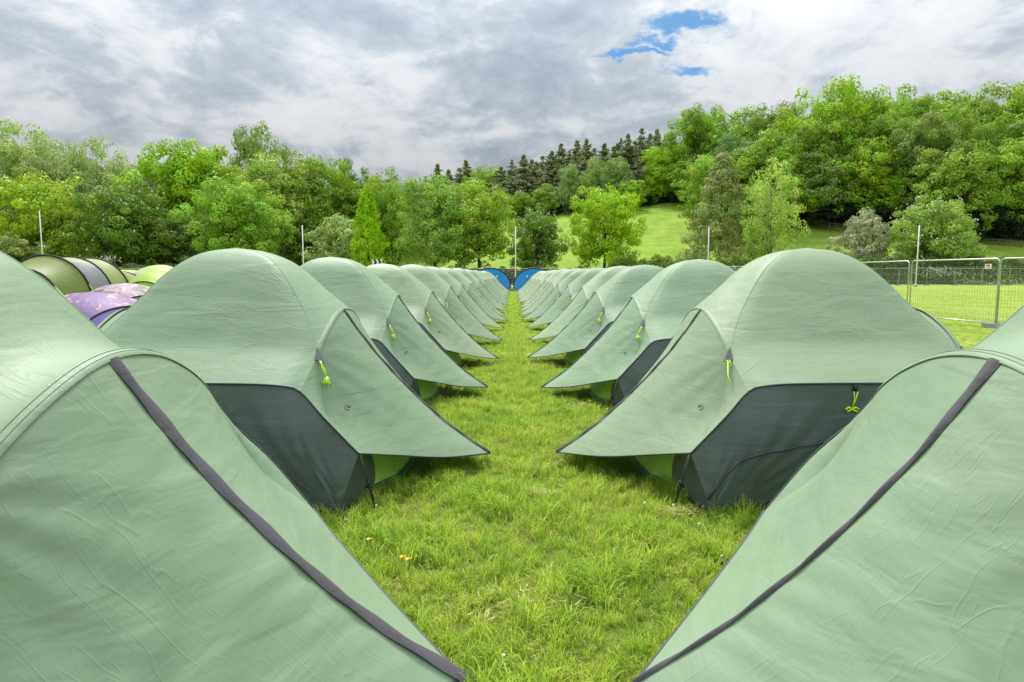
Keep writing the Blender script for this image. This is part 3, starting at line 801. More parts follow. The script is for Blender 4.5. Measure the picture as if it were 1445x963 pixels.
# patterned cloth for the camo tents
def camo(name, cols, scale, stretch=(1, 1, 1.6)):
    m, t, b = mat(name); co = t.node('ShaderNodeTexCoord').outputs['Object']
    nz = t.noise(t.mapping(co, stretch), scale, 2, .5, .8)
    t.link(t.ramp(nz, cols, 'CONSTANT'), b.inputs['Base Color']); b.inputs['Roughness'].default_value = .6
    t.link(t.bump(t.noise(co, 6, 4), .5, .03), b.inputs['Normal']); return m
M_CAMO = camo('camouflage_cloth', [(0, (.07, .05, .06)), (.42, (.22, .13, .17)), (.5, (.36, .28, .30)), (.56, (.16, .10, .13)), (.63, (.10, .07, .09))], 3.0)
M_PURP = camo('purple_print_cloth', [(0, (.62, .20, .20)), (.37, (.12, .06, .19)), (.6, (.16, .085, .24)), (.66, (.16, .19, .22)), (.72, (.45, .12, .20))], 3.2)
M_LILAC = simple('lilac_cloth', (.30, .19, .62), .5, vary=.1, scale=2)
def dome(name, label, X, Y, rx, ry, h, body, door, rot, group=None, doorcol=None, bodycol=None, p=.85):
    r = empty(name, (X, Y, 0), R(rot)); tag(r, label, 'tent', group)
    n = 21; th = np.linspace(0, PI, n)
    G = []
    for k in range(n):
        a = k/(n-1); yy = -ry+2*ry*a; prof = math.sin(PI*(.14+.86*a) if a < .5 else PI*(1-(1-a)*.86-.0) if False else PI*(.2+.8*a))**.6 if a > 0 else math.sin(PI*.2)**.6
        prof = max(0.02, prof)
        G.append(np.stack([-rx*np.cos(th)*(.35+.65*prof), np.full(n, yy), h*prof*np.sin(th)**p], 1))
    G = np.array(G)
    mb = MB(); mb.grid(G); o = mb.build('flysheet', body, r)
    if bodycol: o.color = (*bodycol, 1)
    f = G[0]; c = np.array([0, -ry-.45, .25]); mid_ = f*.55+c*.45; mid_[:, 2] *= .95
    mb = MB(); mb.grid(np.array([f, mid_, np.stack([f[:, 0]*.55, np.full(n, -ry-.6), f[:, 2]*.05], 1)])); o = mb.build('door', door, r)
    if doorcol: o.color = (*doorcol, 1)
    mb = MB(); mb.tube(f*np.array([1.01, 1, 1.01])+np.array([0, -.01, 0]), .022, 6); mb.build('pole_sleeve', M_BLACK, r)
    return r
dome('camo_tent', 'pink and brown camouflage tent beside the olive tunnel tent', wx(168, 19), 19.0, 1.5, 1.3, 1.22, M_CAMO, M_CAMO, 60)
dome('camo_tent', 'second camouflage tent mostly hidden by the near left tent', wx(118, 18.2), 18.2, 1.3, 1.2, .98, M_CAMO, M_CAMO, 40)
dome('purple_tent', 'purple tent with orange print and lilac door behind the left row', wx(122, 15.0), 15.0, 1.35, 1.5, 1.08, M_PURP, M_LILAC, 62)
LG = (.30, .46, .04); LG2 = (.38, .48, .12); GR = (.28, .30, .25)
dome('lime_tent', 'lime green tent with dark sleeve right of the olive tunnel tent', wx(222, 27), 27, 1.25, 1.6, 1.62, M_TUN, M_TUN, 10, doorcol=(.34, .56, .03), bodycol=LG)
dome('lime_tent', 'pale lime tent behind at the foot of the nearest left dome', wx(236, 33), 33, 1.9, 2.0, 1.92, M_TUN, M_TUN, -30, doorcol=LG2, bodycol=LG2)
dome('lime_tent', 'grey green tent between the lime tents', wx(205, 32), 32, 1.4, 1.6, 1.62, M_TUN, M_TUN, 20, doorcol=GR, bodycol=GR)
dome('lime_tent', 'small lime tent just right of the tunnel tent top', wx(176, 40), 40, 1.7, 1.7, 1.72, M_TUN, M_TUN, 15, doorcol=LG, bodycol=LG)
dome('lime_tent', 'lime tent farther back beneath the fence', wx(190, 46), 46, 1.8, 1.8, 1.75, M_TUN, M_TUN, -20, doorcol=LG2, bodycol=LG)
dome('blue_tent', 'small blue tent peeping behind the fourth left tent', wx(522, 60), 60, 1.0, 1.0, 1.95, M_TUN, M_TUN, 0, doorcol=(.10, .12, .5), bodycol=(.10, .12, .5))
dome('blue_tent', 'blue tent behind the lime tents near the tunnel tent', wx(163, 52), 52, 1.2, 1.2, 1.85, M_TUN, M_TUN, 0, doorcol=(.10, .14, .45), bodycol=(.10, .14, .45))

# ------------------------------------------------------------------ fences
NTH = ['first', 'second', 'third', 'fourth', 'fifth', 'sixth', 'seventh', 'eighth', 'ninth', 'tenth', 'eleventh', 'twelfth', 'thirteenth', 'fourteenth', 'fifteenth', 'sixteenth', 'seventeenth', 'eighteenth', 'nineteenth', 'twentieth']
NTH += ['twenty-'+q for q in NTH[:9]]+['thirtieth']+['thirty-'+q for q in NTH[:9]]+['fortieth']+['forty-'+q for q in NTH[:9]]
def panel_proto(W=3.45, H=2.0, wires=True, fine=False):
    r = empty('mesh_fence_panel')
    rad = .021; c = .12
    fr = [(0.02, 0, .06)]; fr += [(0.02, 0, H-c), (.04, 0, H-.04), (c, 0, H), (W-c, 0, H), (W-.04, 0, H-.04), (W-.02, 0, H-c), (W-.02, 0, .06)]
    mb = MB(); mb.tube(fr, rad, 8); mb.tube([(0.02, 0, .14), (W-.02, 0, .14)], .017, 6); mb.build('frame', M_STEEL, r)
    mb = MB()
    nx = int(W/(.09 if fine else .10))
    for i in range(1, nx):
        x = W*i/nx; mb.tube([(x, .006, .14), (x, .006, H)], .0028 if fine else .008, 3, cap=False)
    for z in np.linspace(.14, H, 9)[1:-1]:
        mb.tube([(0.02, -.006, z), (W-.02, -.006, z)], .0028 if fine else .008, 3, cap=False)
    mb.build('wire_infill', M_WIRE, r, smooth=False)
    for x in (.0,):
        mb = MB(); mb.box((-.32, -.12, 0), (.32, .12, .13)); mb.build('foot_block', M_FOOT, r, smooth=False)
        mb = MB(); mb.box((-.05, -.03, H*.62), (.05, .03, H*.62+.05)); mb.build('clip', M_STEEL, r, smooth=False)
    return r
nearP = panel_proto(fine=True, H=1.9)
pts = [(13.2, 18.0)]
# chain of panels going away on the right, and one to the near side
xy = (13.30, 18.0); k = 0; first = True
def put(p, a, b, label, group, H=1.0):
    ang = math.atan2(b[1]-a[1], b[0]-a[0]); p.location = (a[0], a[1], 0); p.rotation_euler = (0, 0, ang)
    p.scale = (math.hypot(b[0]-a[0], b[1]-a[1])/3.45, 1, H); tag(p, label, 'fence panel', group)
chain = [(14.2, 14.7), (13.25, 18.0), (12.95, 21.5)]
lab = ['steel mesh fence panel at the right edge of the frame', 'steel mesh fence panel with small red and white sign at right']
for i in range(2):
    p = nearP if i == 0 else copy_tree(nearP)
    put(p, chain[i+1], chain[i], lab[i], 'steel fence panels across the field'); 
    if i == 1:
        signp = p
# sign plate on the panel (a part: fixed to it)
mb = MB(); mb.box((2.98, -.035, 1.62), (3.20, -.028, 1.76)); sg = mb.build('sign_plate', M_WHITE, signp, smooth=False)
mb = MB(); mb.box((3.03, -.040, 1.70), (3.15, -.036, 1.74)); mb.box((3.03, .036-.075, 1.65), (3.15, .039-.075, 1.665)); mb.build('red_print', M_RED, sg, smooth=False)
prev = (12.95, 21.6)
for i in range(17):
    nx_ = (prev[0]-.03*(i % 3)+.05, prev[1]+3.45)
    p = copy_tree(nearP)
    if i < 3: l = ['fence panel just beyond the sign panel at right', 'fence panel second beyond the sign panel', 'fence panel third beyond the sign panel'][i]
    else: l = '%s panel of the side fence line receding behind the right tents' % NTH[i-3]
    if i == 0:
        for ch in list(p.children):
            if ch.name.startswith('sign'): bpy.data.objects.remove(ch)
    put(p, nx_, prev, l, 'steel fence panels across the field' if i < 3 else 'side fence panels behind the right tents'); prev = nx_
farP = panel_proto(H=2.12)
x = -64.0; i = 0
while x < 84:
    p = farP if i == 0 else copy_tree(farP)
    put(p, (x, 82.5+.4*math.sin(x*.1)), (x+3.45, 82.5+.4*math.sin((x+3.45)*.1)), 'panel of the long far side mesh fence, %s from the left end' % NTH[i], 'panels of the far steel mesh fence')
    x += 3.5; i += 1
# tall white poles
for (px, pyt, pyb, lab_) in [(55, 298, 402, 'leftmost tall white pole, behind the olive tunnel tent'), (426, 318, 403, 'tall white pole between the second and third left domes'),
      (727, 320, 404, 'tall white pole at the end of the grass aisle'), (1000, 320, 403, 'tall white pole left of the brownish conifer'), (1297, 318, 405, 'tall white pole in front of the flowering chestnut at right')]:
    a, b = ray(px, pyb); Y = min(-HC/b, 79.5); X = wx(px, Y, pyt); H = wz(pyt, Y)
    r = empty('white_pole', (X, Y, 0)); tag(r, lab_, 'pole', 'tall white poles across the field')
    mb = MB(); mb.tube([(0, 0, 0), (0, 0, H*.55), (0, 0, H)], [.08, .07, .06], 8); mb.build('shaft', M_POLE, r)
    mb = MB(); mb.tube([(0, 0, 0), (0, 0, .35)], [.16, .14], 8); mb.build('base_sleeve', M_STEEL, r)
# chevron road sign
Xs = wx(532, 86); r = empty('chevron_sign', (Xs, 86, 0)); tag(r, 'black and white chevron road sign behind the far fence', 'road sign')
zt = wz(366, 86); zb = wz(374.5, 86); W_ = 14/930*86
mb = MB(); mb.box((-W_/2, -.02, zb), (W_/2, .02, zt)); mb.build('panel', M_WHITE, r, smooth=False)
mb = MB(); hz = (zt-zb)/2; zm = (zt+zb)/2
for x_ in (-W_/2+.1, W_/2-.62):
    for s in (1, -1):
        mb.add([(x_, -.024, zm+s*hz), (x_+.3, -.024, zm+s*hz), (x_+.55, -.024, zm), (x_+.25, -.024, zm)], [(0, 1, 2, 3)])
mb.build('chevron', M_BLACK, r, smooth=False)
for s in (-1, 1):
    mb = MB(); mb.tube([(s*.4, .05, 0), (s*.4, .05, zt)], .035, 6); mb.build('post', M_STEEL, r)
# wooden post and rail fences on the slope
def rail_fence(pts, label, n_r=3, step=2.6, H=1.15):
    r = empty('rail_fence', (0, 0, 0)); tag(r, label, 'fence')
    P = []
    for a, b in zip(pts[:-1], pts[1:]):
        L = math.hypot(b[0]-a[0], b[1]-a[1]); n = max(1, int(L/step))
        for k in range(n): P.append((a[0]+(b[0]-a[0])*k/n, a[1]+(b[1]-a[1])*k/n))
    P.append(pts[-1]); me = None
    rj = random.Random(len(P))
    zs = [float(ground_z(x, y)) for x, y in P]
    for (x, y), z in zip(P, zs):
        if me is None:
            mb = MB(); mb.box((-.08, -.08, -.6), (.08, .08, H)); mb.box((-.06, -.06, H), (.06, .06, H+.03)); me = mb.mesh('post', M_WOOD, False)
        o = link('post', me, r); o.location = (x, y, z+.05*rj.random()); o.rotation_euler = (rj.uniform(-.05, .05), rj.uniform(-.05, .05), rj.random())
    for k in range(n_r):
        mb = MB(); hh = H*(.28+.34*k)
        for i in range(len(P)-1):
            mb.tube([(P[i][0], P[i][1]-.09, zs[i]+hh+rj.uniform(-.04, .04)), (P[i+1][0], P[i+1][1]-.09, zs[i+1]+hh+rj.uniform(-.04, .04))], .055, 4)
        mb.build('rail', M_WOOD, r, smooth=False)
def gpt(px, py):
    """march the pixel's ray to the terrain"""
    a, b = ray(px, py); y = 60.0
    while y < 260:
        if HC+b*y <= float(ground_z(a*y, y)): return (a*y, y)
        y += .25
    return (a*y, y)
rail_fence([gpt(698, 303), gpt(740, 300), gpt(800, 295), gpt(860, 290), gpt(905, 285), gpt(958, 281)], 'wooden rail fence along the top of the meadow below the pines')
rail_fence([gpt(1085, 312), gpt(1140, 320), gpt(1200, 327), gpt(1290, 336), gpt(1380, 346), gpt(1470, 352)], 'wooden rail fence below the right hand wood')
rail_fence([gpt(392, 362), gpt(430, 359)], 'short wooden rail fence at the foot of the left wood')
rail_fence([gpt(968, 362), gpt(1015, 361), gpt(1055, 362)], 'wooden rail fence below the brownish conifer')

# ------------------------------------------------------------------ trees
def crown_mesh(kind, seed, nleaf, leaf):
    rs = np.random.RandomState(seed)
    cl = []; 
    def unit(n):
        v = rs.normal(size=(n, 3)); return v/np.linalg.norm(v, axis=1, keepdims=True)
    if kind in ('round', 'tall', 'airy', 'bush', 'wide'):
        nl = {'round': 26, 'tall': 26, 'airy': 30, 'bush': 16, 'wide': 26}[kind]
        lobes = []
        for i in range(nl):
            th = i*2.399+rs.rand()*.6; zz = (i+.5)/nl
            if kind == 'bush': env = math.sqrt(max(0, 1-zz**2.2))*.38+.03; z = .12+zz*.70
            elif kind == 'tall': env = .36*math.sin(PI*(.20+.68*zz))**.7; z = .12+zz*.74
            elif kind == 'wide': env = .42*math.sin(PI*(.24+.62*zz))**.6; z = .15+zz*.62
            else: env = .38*math.sin(PI*(.22+.64*zz))**.65; z = .15+zz*.66
            e = env*(.74+.26*rs.rand()) if i % 4 else env*.35
            r = (.13+.06*rs.rand())*(1.25 if i % 4 == 0 else 1)*(.88 if kind == 'airy' else 1)
            lobes.append((e*math.cos(th), e*math.sin(th), z+.028*rs.normal(), r))
        tips = (7 if kind != 'airy' else 11)
        for (x, y, z, r) in lobes:
            for d in unit(tips*2):
                if d[2] < -.55 and rs.rand() < .8: continue
                if kind == 'airy' and rs.rand() < .35: continue
                rr = r*(.86+.24*rs.rand()); cl.append((x+d[0]*rr, y+d[1]*rr, z+d[2]*rr*.85, r*(.28+.20*rs.rand()), d))
    elif kind == 'cone':
        for i in range(330):
            z = rs.rand()**1.15; th = rs.rand()*6.28; env = .5*(1-z)**.72*(.9+.22*math.sin(5*th+z*9))
            e = env*(.45+.55*rs.rand()**.5); z2 = .03+.94*z
            cl.append((e*math.cos(th), e*math.sin(th), z2, .035+.03*rs.rand(), np.array([math.cos(th), math.sin(th), .35])))
    elif kind in ('pine', 'spruce', 'larch'):
        lv = {'pine': 70, 'spruce': 80, 'larch': 30}[kind]
        for i in range(lv):
            z = .10+.90*rs.rand()**.85 if kind == 'pine' else .04+.96*rs.rand()**.9
            env = (.46*(1-z)**.95+.008)*(.45+.75*rs.rand()) if kind == 'pine' else (.47*(1-z)**.8+.008)*(.7+.4*rs.rand())
            nb = 3; sq = .45+.65*rs.rand()
            for j in range(nb):
                th = rs.rand()*6.28; L = env*(.6+.6*rs.rand()); z = z+rs.normal(0, .010)
                for q in np.linspace(.25, 1, 5):
                    zz = z-(.05 if kind != 'pine' else -.02)*q*L*3*(.4 if kind == 'pine' else .55)
                    d = np.array([math.cos(th), math.sin(th), .3]); cl.append((q*L*d[0], q*L*d[1], zz, (.020+.014*rs.rand())*(.40+.9*(1-z)), d))
    cl_w = np.array([c[3]**1.6 for c in cl]); cl_w /= cl_w.sum()
    idx = rs.choice(len(cl), nleaf, p=cl_w)
    Cc = np.array([c[:3] for c in cl])[idx]; Rr = np.array([c[3] for c in cl])[idx]; Dd = np.array([c[4] for c in cl])[idx]
    off = unit(nleaf)*(.55+.45*rs.rand(nleaf, 1)**.5)
    off[:, 2] *= .62
    P = Cc+off*Rr[:, None]*1.15
    nr = off*1.2+Dd*.5+np.array([0, 0, .45])+rs.normal(0, .38, (nleaf, 3))
    nr /= np.linalg.norm(nr, axis=1, keepdims=True)
    a = np.cross(nr, rs.normal(size=(nleaf, 3))); a /= np.linalg.norm(a, axis=1, keepdims=True); b = np.cross(nr, a)
    s = leaf*(.6+.8*rs.rand(nleaf, 1)); el = 1.0 if kind in ('round', 'bush', 'wide', 'tall', 'airy', 'cone') else 1.9
    v0 = P-a*s*el; v1 = P+b*s*.62+nr*s*.18; v2 = P+a*s*el; v3 = P-b*s*.62+nr*s*.18
    V = np.stack([v0, v1, v2, v3], 1).reshape(-1, 3); F = np.arange(nleaf*4).reshape(-1, 4)
    zt = np.percentile(V[:, 2], 99.8); rad = np.percentile(np.hypot(V[:, 0], V[:, 1]), 97)
    fac = np.array([.5/rad, .5/rad, 1/zt]); V = V*fac
    cl = [(c[0]*fac[0], c[1]*fac[1], c[2]*fac[2], c[3]*fac[0], c[4]) for c in cl]
    ct = rs.rand(len(cl), 2)[idx]; tone = np.ones((nleaf, 4)); tone[:, 0] = np.clip(ct[:, 0]*.6+.4*rs.rand(nleaf), 0, 1); tone[:, 1] = np.clip(.55*ct[:, 1]+.45*rs.rand(nleaf), 0, 1)
    me = np_mesh('crown', V, F, M_NEEDLE if kind in ('pine', 'spruce', 'larch') else M_LEAF, np.repeat(tone, 4, axis=0))
    return me, cl
def trunk_mesh(kind, seed, pale=False):
    rs = np.random.RandomState(seed); mb = MB(); H = .95 if kind in ('pine', 'spruce', 'larch', 'cone') else .72
    pts = [(0, 0, -.06)]+[(rs.normal(0, .008), rs.normal(0, .008), H*t) for t in (.02, .15, .35, .6, .8, 1)]
    r0 = .026
    mb.tube(pts, [r0*1.5, r0*1.25, r0, r0*.82, r0*.55, r0*.32, r0*.08], 8)
    if kind in ('round', 'tall', 'airy', 'wide', 'bush'):
        for i in range(13):
            th = i*2.4+rs.rand(); z0 = .17+.035*i; L = .30*(1-.3*rs.rand()); e = np.array([math.cos(th)*L, math.sin(th)*L, .20+.10*rs.rand()])
            p0 = np.array([0, 0, z0]); mb.tube([p0, p0+e*np.array([.4, .4, .3]), p0+e*np.array([.75, .75, .7]), p0+e], [.013, .010, .006, .002], 5)
            for k in range(2):
                q = p0+e*np.array([.5, .5, .45]); f = np.array([math.cos(th+1.2*(1 if k else -1))*.14, math.sin(th+1.2*(1 if k else -1))*.14, .12]); mb.tube([q, q+f*.5, q+f], [.006, .004, .0015], 4)
    return mb.mesh('trunk', M_BARKP if pale else M_BARK)
CR = {}
def add_kind(key, kind, seeds, nleaf, leaf, pale=False):
    CR[key] = [(crown_mesh(kind, s, nleaf, leaf), trunk_mesh(kind, s, pale)) for s in seeds]
add_kind('round', 'round', (1, 2, 3), 27000, 0.0118)
add_kind('dense', 'round', (4, 5), 34000, 0.0112)
add_kind('wide', 'wide', (6, 7), 27000, 0.0118)
add_kind('airy', 'airy', (8, 9), 17000, 0.0108)
add_kind('tall', 'tall', (10, 11), 25000, 0.0115)
add_kind('ash', 'tall', (12,), 15000, 0.0110, True)
add_kind('bush', 'bush', (13, 14), 7000, .018)
add_kind('cone', 'cone', (15,), 13000, .014)
add_kind('pine', 'pine', (16, 17, 18), 8500, .011)
add_kind('spruce', 'spruce', (19, 20), 9000, .010)
add_kind('larch', 'cone', (21,), 20000, .0115)
# horse chestnut candles
def candles(cl, seed, n=520):
    rs = np.random.RandomState(seed); mb = MB(); ch = rs.choice(len(cl), n)
    for i in ch:
        c = cl[i]; d = np.array(c[4], float)+np.array([0, 0, .6]); d /= np.linalg.norm(d); p = np.array(c[:3])+d*c[3]*1.3
        if p[2] < .08: continue
        mb.tube([p-np.array([0, 0, .006]), p+np.array([0, 0, .002]), p+np.array([0, 0, .016])], [.0085, .0105, .001], 5, cap=False)
    return mb.mesh('blossom', M_BLOSSOM)
BL = {k: candles(CR[k][0][0][1], 3) for k in ('dense', 'wide')}
tree_n = {}
gcount = {}
def tree(name, kind, px, pyt, Y, wpx, col, label, cat='tree', group=None, blossom=False, sink=0.0, var=None):
    if 1090 <= px <= 1290 and 110 < Y < 134: Y = 130+(Y-117)*.35      # the meadow runs on in front of the right wood
    X = wx(px, Y, pyt); z0 = float(ground_z(X, Y))-sink; H = wz(pyt, Y)-z0; Wd = wpx/930*Y
    if H < 1: H = 1
    tree_n[kind] = tree_n.get(kind, 0)+1
    lst = CR[kind]; k = tree_n[kind] % len(lst) if var is None else var
    (cme, cl), tme = lst[k]
    if group:
        q = gcount.get(group, 0); gcount[group] = q+1; label = label+', '+NTH[q]+' from the left'
    r = empty(name, (X, Y, z0), random.Random(px*7+pyt).random()*6.28); tag(r, label, cat, group)
    sx = Wd*.98
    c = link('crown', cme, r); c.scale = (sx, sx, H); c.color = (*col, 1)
    t = link('trunk', tme, r); t.scale = (sx*.85, sx*.85, H)
    if kind in ('pine', 'spruce', 'larch', 'cone'): t.scale = (H*.5, H*.5, H)
    if blossom:
        b = link('blossom', BL[kind], r); b.scale = (sx, sx, H)
    return r
YG = (0.352, 0.487, 0.028); VG = (0.320, 0.504, 0.019); MG = (0.272, 0.420, 0.033); DG = (0.168, 0.277, 0.024); PG = (0.376, 0.479, 0.142); OLV = (.26, .36, .07)
PN = (.215, .255, .115); SG = (.36, .39, .22); BR = (0.320, 0.370, 0.142)
T = tree
# back layer on the left
T('ash_tree', 'airy', 8, 170, 124, 150, PG, 'pale airy tree at the far left edge of the picture')
T('ash_tree', 'airy', 72, 183, 118, 130, PG, 'pale airy tree with sky showing through, second from the left edge')
T('ash_tree', 'airy', 132, 194, 120, 110, PG, 'pale green rounded tree left of the gap in the left treeline')
T('ash_tree', 'round', 185, 232, 112, 110, PG, 'pale green tree sloping down right of the left treeline gap', sink=1)
T('ash_tree', 'round', -45, 185, 112, 150, PG, 'pale tree partly outside the left frame edge')
T('oak_tree', 'dense', 264, 203, 114, 165, VG, 'bright green broad tree in the middle of the left wood')
T('oak_tree', 'round', 325, 240, 116, 80, MG, 'mid green tree right of the bright broad one')
T('poplar_tree', 'round', 363, 175, 132, 90, OLV, 'tallest olive grey tree standing above the left wood', var=0)
T('oak_tree', 'round', 395, 213, 114, 140, (0.320, 0.420, 0.067), 'large light green tree below the tall olive one')
T('oak_tree', 'round', 452, 222, 116, 110, MG, 'mid green tree above the dark undergrowth of the left wood')
T('oak_tree', 'round', 490, 228, 124, 70, DG, 'dark green pointed tree at the right end of the left wood')
T('oak_tree', 'airy', 535, 238, 138, 100, OLV, 'olive distant tree behind the narrow lime tree')
T('chestnut_tree', 'round', 545, 252, 110, 85, MG, 'round mid green tree behind the narrow lime tree')
T('oak_tree', 'round', 575, 262, 128, 60, OLV, 'faint olive tree left of the tall maple')
# front layer left
T('maple_tree', 'wide', 48, 246, 101, 165, YG, 'yellow green spreading tree behind the left white pole')
T('chestnut_tree', 'dense', 166, 257, 97, 130, DG, 'dark green chestnut covered in cream candles above the tunnel tent', blossom=True, var=0)
T('maple_tree', 'dense', 331, 254, 97, 140, (0.304, 0.487, 0.048), 'dense rounded maple behind the second left dome')
T('hawthorn_bush', 'bush', 245, 300, 102, 110, OLV, 'brownish bush between the chestnut and the dense maple')
T('hawthorn_bush', 'bush', 20, 330, 92, 95, (0.304, 0.386, 0.095), 'low pale bush at the left edge', cat='bush')
T('elder_bush', 'bush', 478, 303, 101, 100, PG, 'pale loose bush left of the narrow lime tree', cat='bush')
T('lime_tree', 'cone', 517, 263, 97, 68, (0.336, 0.554, 0.009), 'narrow conical vivid lime green tree')
T('maple_tree', 'tall', 612, 247, 96, 112, (0.288, 0.437, 0.067), 'tall mid green maple in the centre left')
T('maple_tree', 'round', 674, 256, 99, 112, (0.368, 0.504, 0.048), 'yellow green tree with bare trunk left of the central pole')
T('chestnut_tree', 'dense', 757, 292, 95, 80, DG, 'small dark chestnut behind the central white pole', blossom=True, var=0)
T('lime_tree', 'round', 855, 262, 98, 104, (0.352, 0.521, 0.019), 'round yellow lime tree standing alone in front of the meadow', var=2)
# undergrowth of the left wood
ur = random.Random(8)
for i, px in enumerate(range(-60, 470, 34)):
    T('understory_bush', 'bush', px+ur.randint(-8, 8), ur.randint(292, 325), 106+ur.random()*5, 95, random.Random(i).choice([DG, OLV, MG, BR]), 'dense shrub in the shaded lower edge of the left wood', cat='bush', group='shrubs along the left wood edge')
for i, px in enumerate(range(-40, 600, 46)):
    T('wood_tree', 'round', px+ur.randint(-10, 10), int(np.interp(px, [-60, 150, 200, 260, 400, 480, 600], [215, 235, 262, 240, 240, 250, 280]))+ur.randint(0, 12), 119+ur.random()*8, 110, ur.choice([MG, DG, DG, MG]), 'tree filling the depth of the left wood', group='trees deep in the left wood')
# ridge: pines above the meadow
ridge = [(600, 250), (617, 232), (632, 240), (648, 238), (657, 227), (706, 236), (722, 226), (738, 219), (750, 226), (765, 221), (778, 214), (791, 203), (803, 213), (814, 199), (827, 197), (838, 210), (852, 203), (866, 207), (876, 196), (886, 190), (896, 200), (905, 182), (917, 190), (927, 183), (938, 192), (950, 200)]
for i, (px, py) in enumerate(ridge):
    k = 'pine' if i % 3 else 'spruce'
    T('pine_tree', k, px, py, 178+(i*7) % 16, 64 if k == 'pine' else 54, (PN[0]*(1+.15*(i % 3)), PN[1]*(1+.12*(i % 3)), PN[2]), 'dark grey green pine in the belt above the meadow', group='pines in the belt above the meadow')
for i, (px, py, w_) in enumerate([(722, 250, 50), (745, 240, 50), (770, 248, 44), (792, 240, 44), (815, 235, 44), (838, 240, 44), (860, 236, 40), (880, 230, 44), (900, 225, 44), (922, 228, 44), (700, 265, 40), (640, 260, 40)]):
    T('pine_tree', 'pine', px, py, 172+(i*5) % 8, w_, PN, 'shorter dark pine at the front of the belt above the meadow', group='shorter pines in front of the belt')
for i, px in enumerate(range(700, 960, 19)):
    T('pine_tree', 'pine' if i % 2 else 'spruce', px, int(np.interp(px, [700, 790, 870, 960], [243, 212, 204, 198]))+(i*5) % 9, 190+(i*3) % 5, 60, (PN[0]*.95, PN[1]*.95, PN[2]), 'pine in the rearmost rank of the belt', group='rearmost pines of the belt')
T('oak_tree', 'round', 690, 236, 185, 60, (0.320, 0.487, 0.028), 'bright green tree among the pines at left')
T('oak_tree', 'round', 668, 246, 180, 40, MG, 'mid green tree left of the bright one among the pines')
for px, py, Y, w_, c, l in [(768, 260, 166, 40, (0.288, 0.420, 0.048), 'small rounded light tree below the pines'), (803, 232, 167, 36, (0.320, 0.437, 0.133), 'slim pale birch in front of the pines'), (841, 222, 168, 42, (0.336, 0.462, 0.114), 'pale green birch in the middle of the pine belt'),
      (872, 222, 169, 40, (0.304, 0.420, 0.114), 'pale birch to the right of the middle birch'), (890, 255, 163, 44, VG, 'small bright tree at the top of the meadow'), (735, 270, 166, 34, MG, 'low green bush tree left end of the meadow fence'), (712, 272, 168, 36, DG, 'dark low tree at the left end of the meadow top')]:
    T('birch_tree', 'tall' if w_ < 43 else 'round', px, py, Y, w_, c, l)
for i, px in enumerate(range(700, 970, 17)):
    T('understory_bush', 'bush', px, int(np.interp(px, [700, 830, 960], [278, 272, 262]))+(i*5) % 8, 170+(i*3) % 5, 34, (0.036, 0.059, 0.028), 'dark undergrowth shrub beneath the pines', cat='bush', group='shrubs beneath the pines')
# right wood
T('oak_tree', 'round', 938, 202, 172, 72, VG, 'bright oak at the left end of the right wood')
T('oak_tree', 'dense', 990, 152, 170, 92, (0.272, 0.437, 0.038), 'tall bright oak with bulging crown rising from the ridge')
T('oak_tree', 'round', 985, 225, 164, 85, MG, 'lower green oak under the tall bulging oak')
T('larch_tree', 'larch', 1020, 218, 103, 120, (.31, .36, .11), 'broad brownish green conifer behind the hedge')
T('ash_tree', 'ash', 1092, 223, 96, 84, (.46, .60, .12), 'light yellow green ash with pale trunk')
T('holly_tree', 'bush', 1003, 262, 150, 46, DG, 'dark holly at the corner of the meadow', cat='tree')
T('whitebeam_bush', 'bush', 1222, 296, 95, 92, SG, 'silver grey bush left of the flowering chestnut', cat='bush')
T('chestnut_tree', 'wide', 1314, 280, 94, 125, (0.336, 0.470, 0.076), 'light green flowering chestnut behind the right white pole', blossom=True, var=0)
big_r = [(1060, 150, 160, 95, MG, 'airy oak on the skyline right of the tall bulging oak'), (1098, 148, 156, 90, OLV, 'olive tree on the skyline of the right wood'), (1130, 160, 150, 80, MG, 'green tree left of the highest bright oak'),
  (1178, 118, 140, 125, VG, 'highest bright green oak in the right wood'), (1224, 120, 142, 100, (0.304, 0.470, 0.028), 'bright oak beside the highest one'), (1275, 128, 146, 100, MG, 'mid green oak on the skyline'), (1310, 132, 150, 90, YG, 'yellow green tree on the skyline of the right wood'),
  (1355, 130, 146, 100, MG, 'dark limbed oak on the right skyline'), (1398, 122, 142, 105, (0.272, 0.403, 0.048), 'tall oak near the right edge skyline'), (1445, 125, 140, 120, VG, 'bright oak cut by the right edge of the frame'), (1500, 128, 138, 120, MG, 'oak outside the right edge'),
  (1305, 165, 128, 90, OLV, 'olive conical tree in the middle of the right wood'), (1150, 215, 124, 110, OLV, 'olive spreading tree low in the right wood'), (1210, 200, 122, 115, (0.336, 0.504, 0.028), 'bright green tree in front of the highest oak'), (1258, 235, 120, 90, VG, 'bright lower tree above the silver bush'),
  (1355, 203, 120, 110, (0.272, 0.403, 0.038), 'layered green oak above the flowering chestnut'), (1425, 190, 122, 110, MG, 'green tree in front of the right edge oaks'), (1085, 200, 132, 100, MG, 'green tree behind the light ash'), (1045, 190, 142, 80, (0.208, 0.336, 0.095), 'blue green tree behind the brownish conifer'), (1120, 245, 121, 80, VG, 'low bright tree right of the light ash')]
for px, py, Y, w_, c, l in big_r: T('oak_tree', ['round', 'dense', 'wide', 'round'][px % 4], px, py, Y, w_*1.15, c, l)
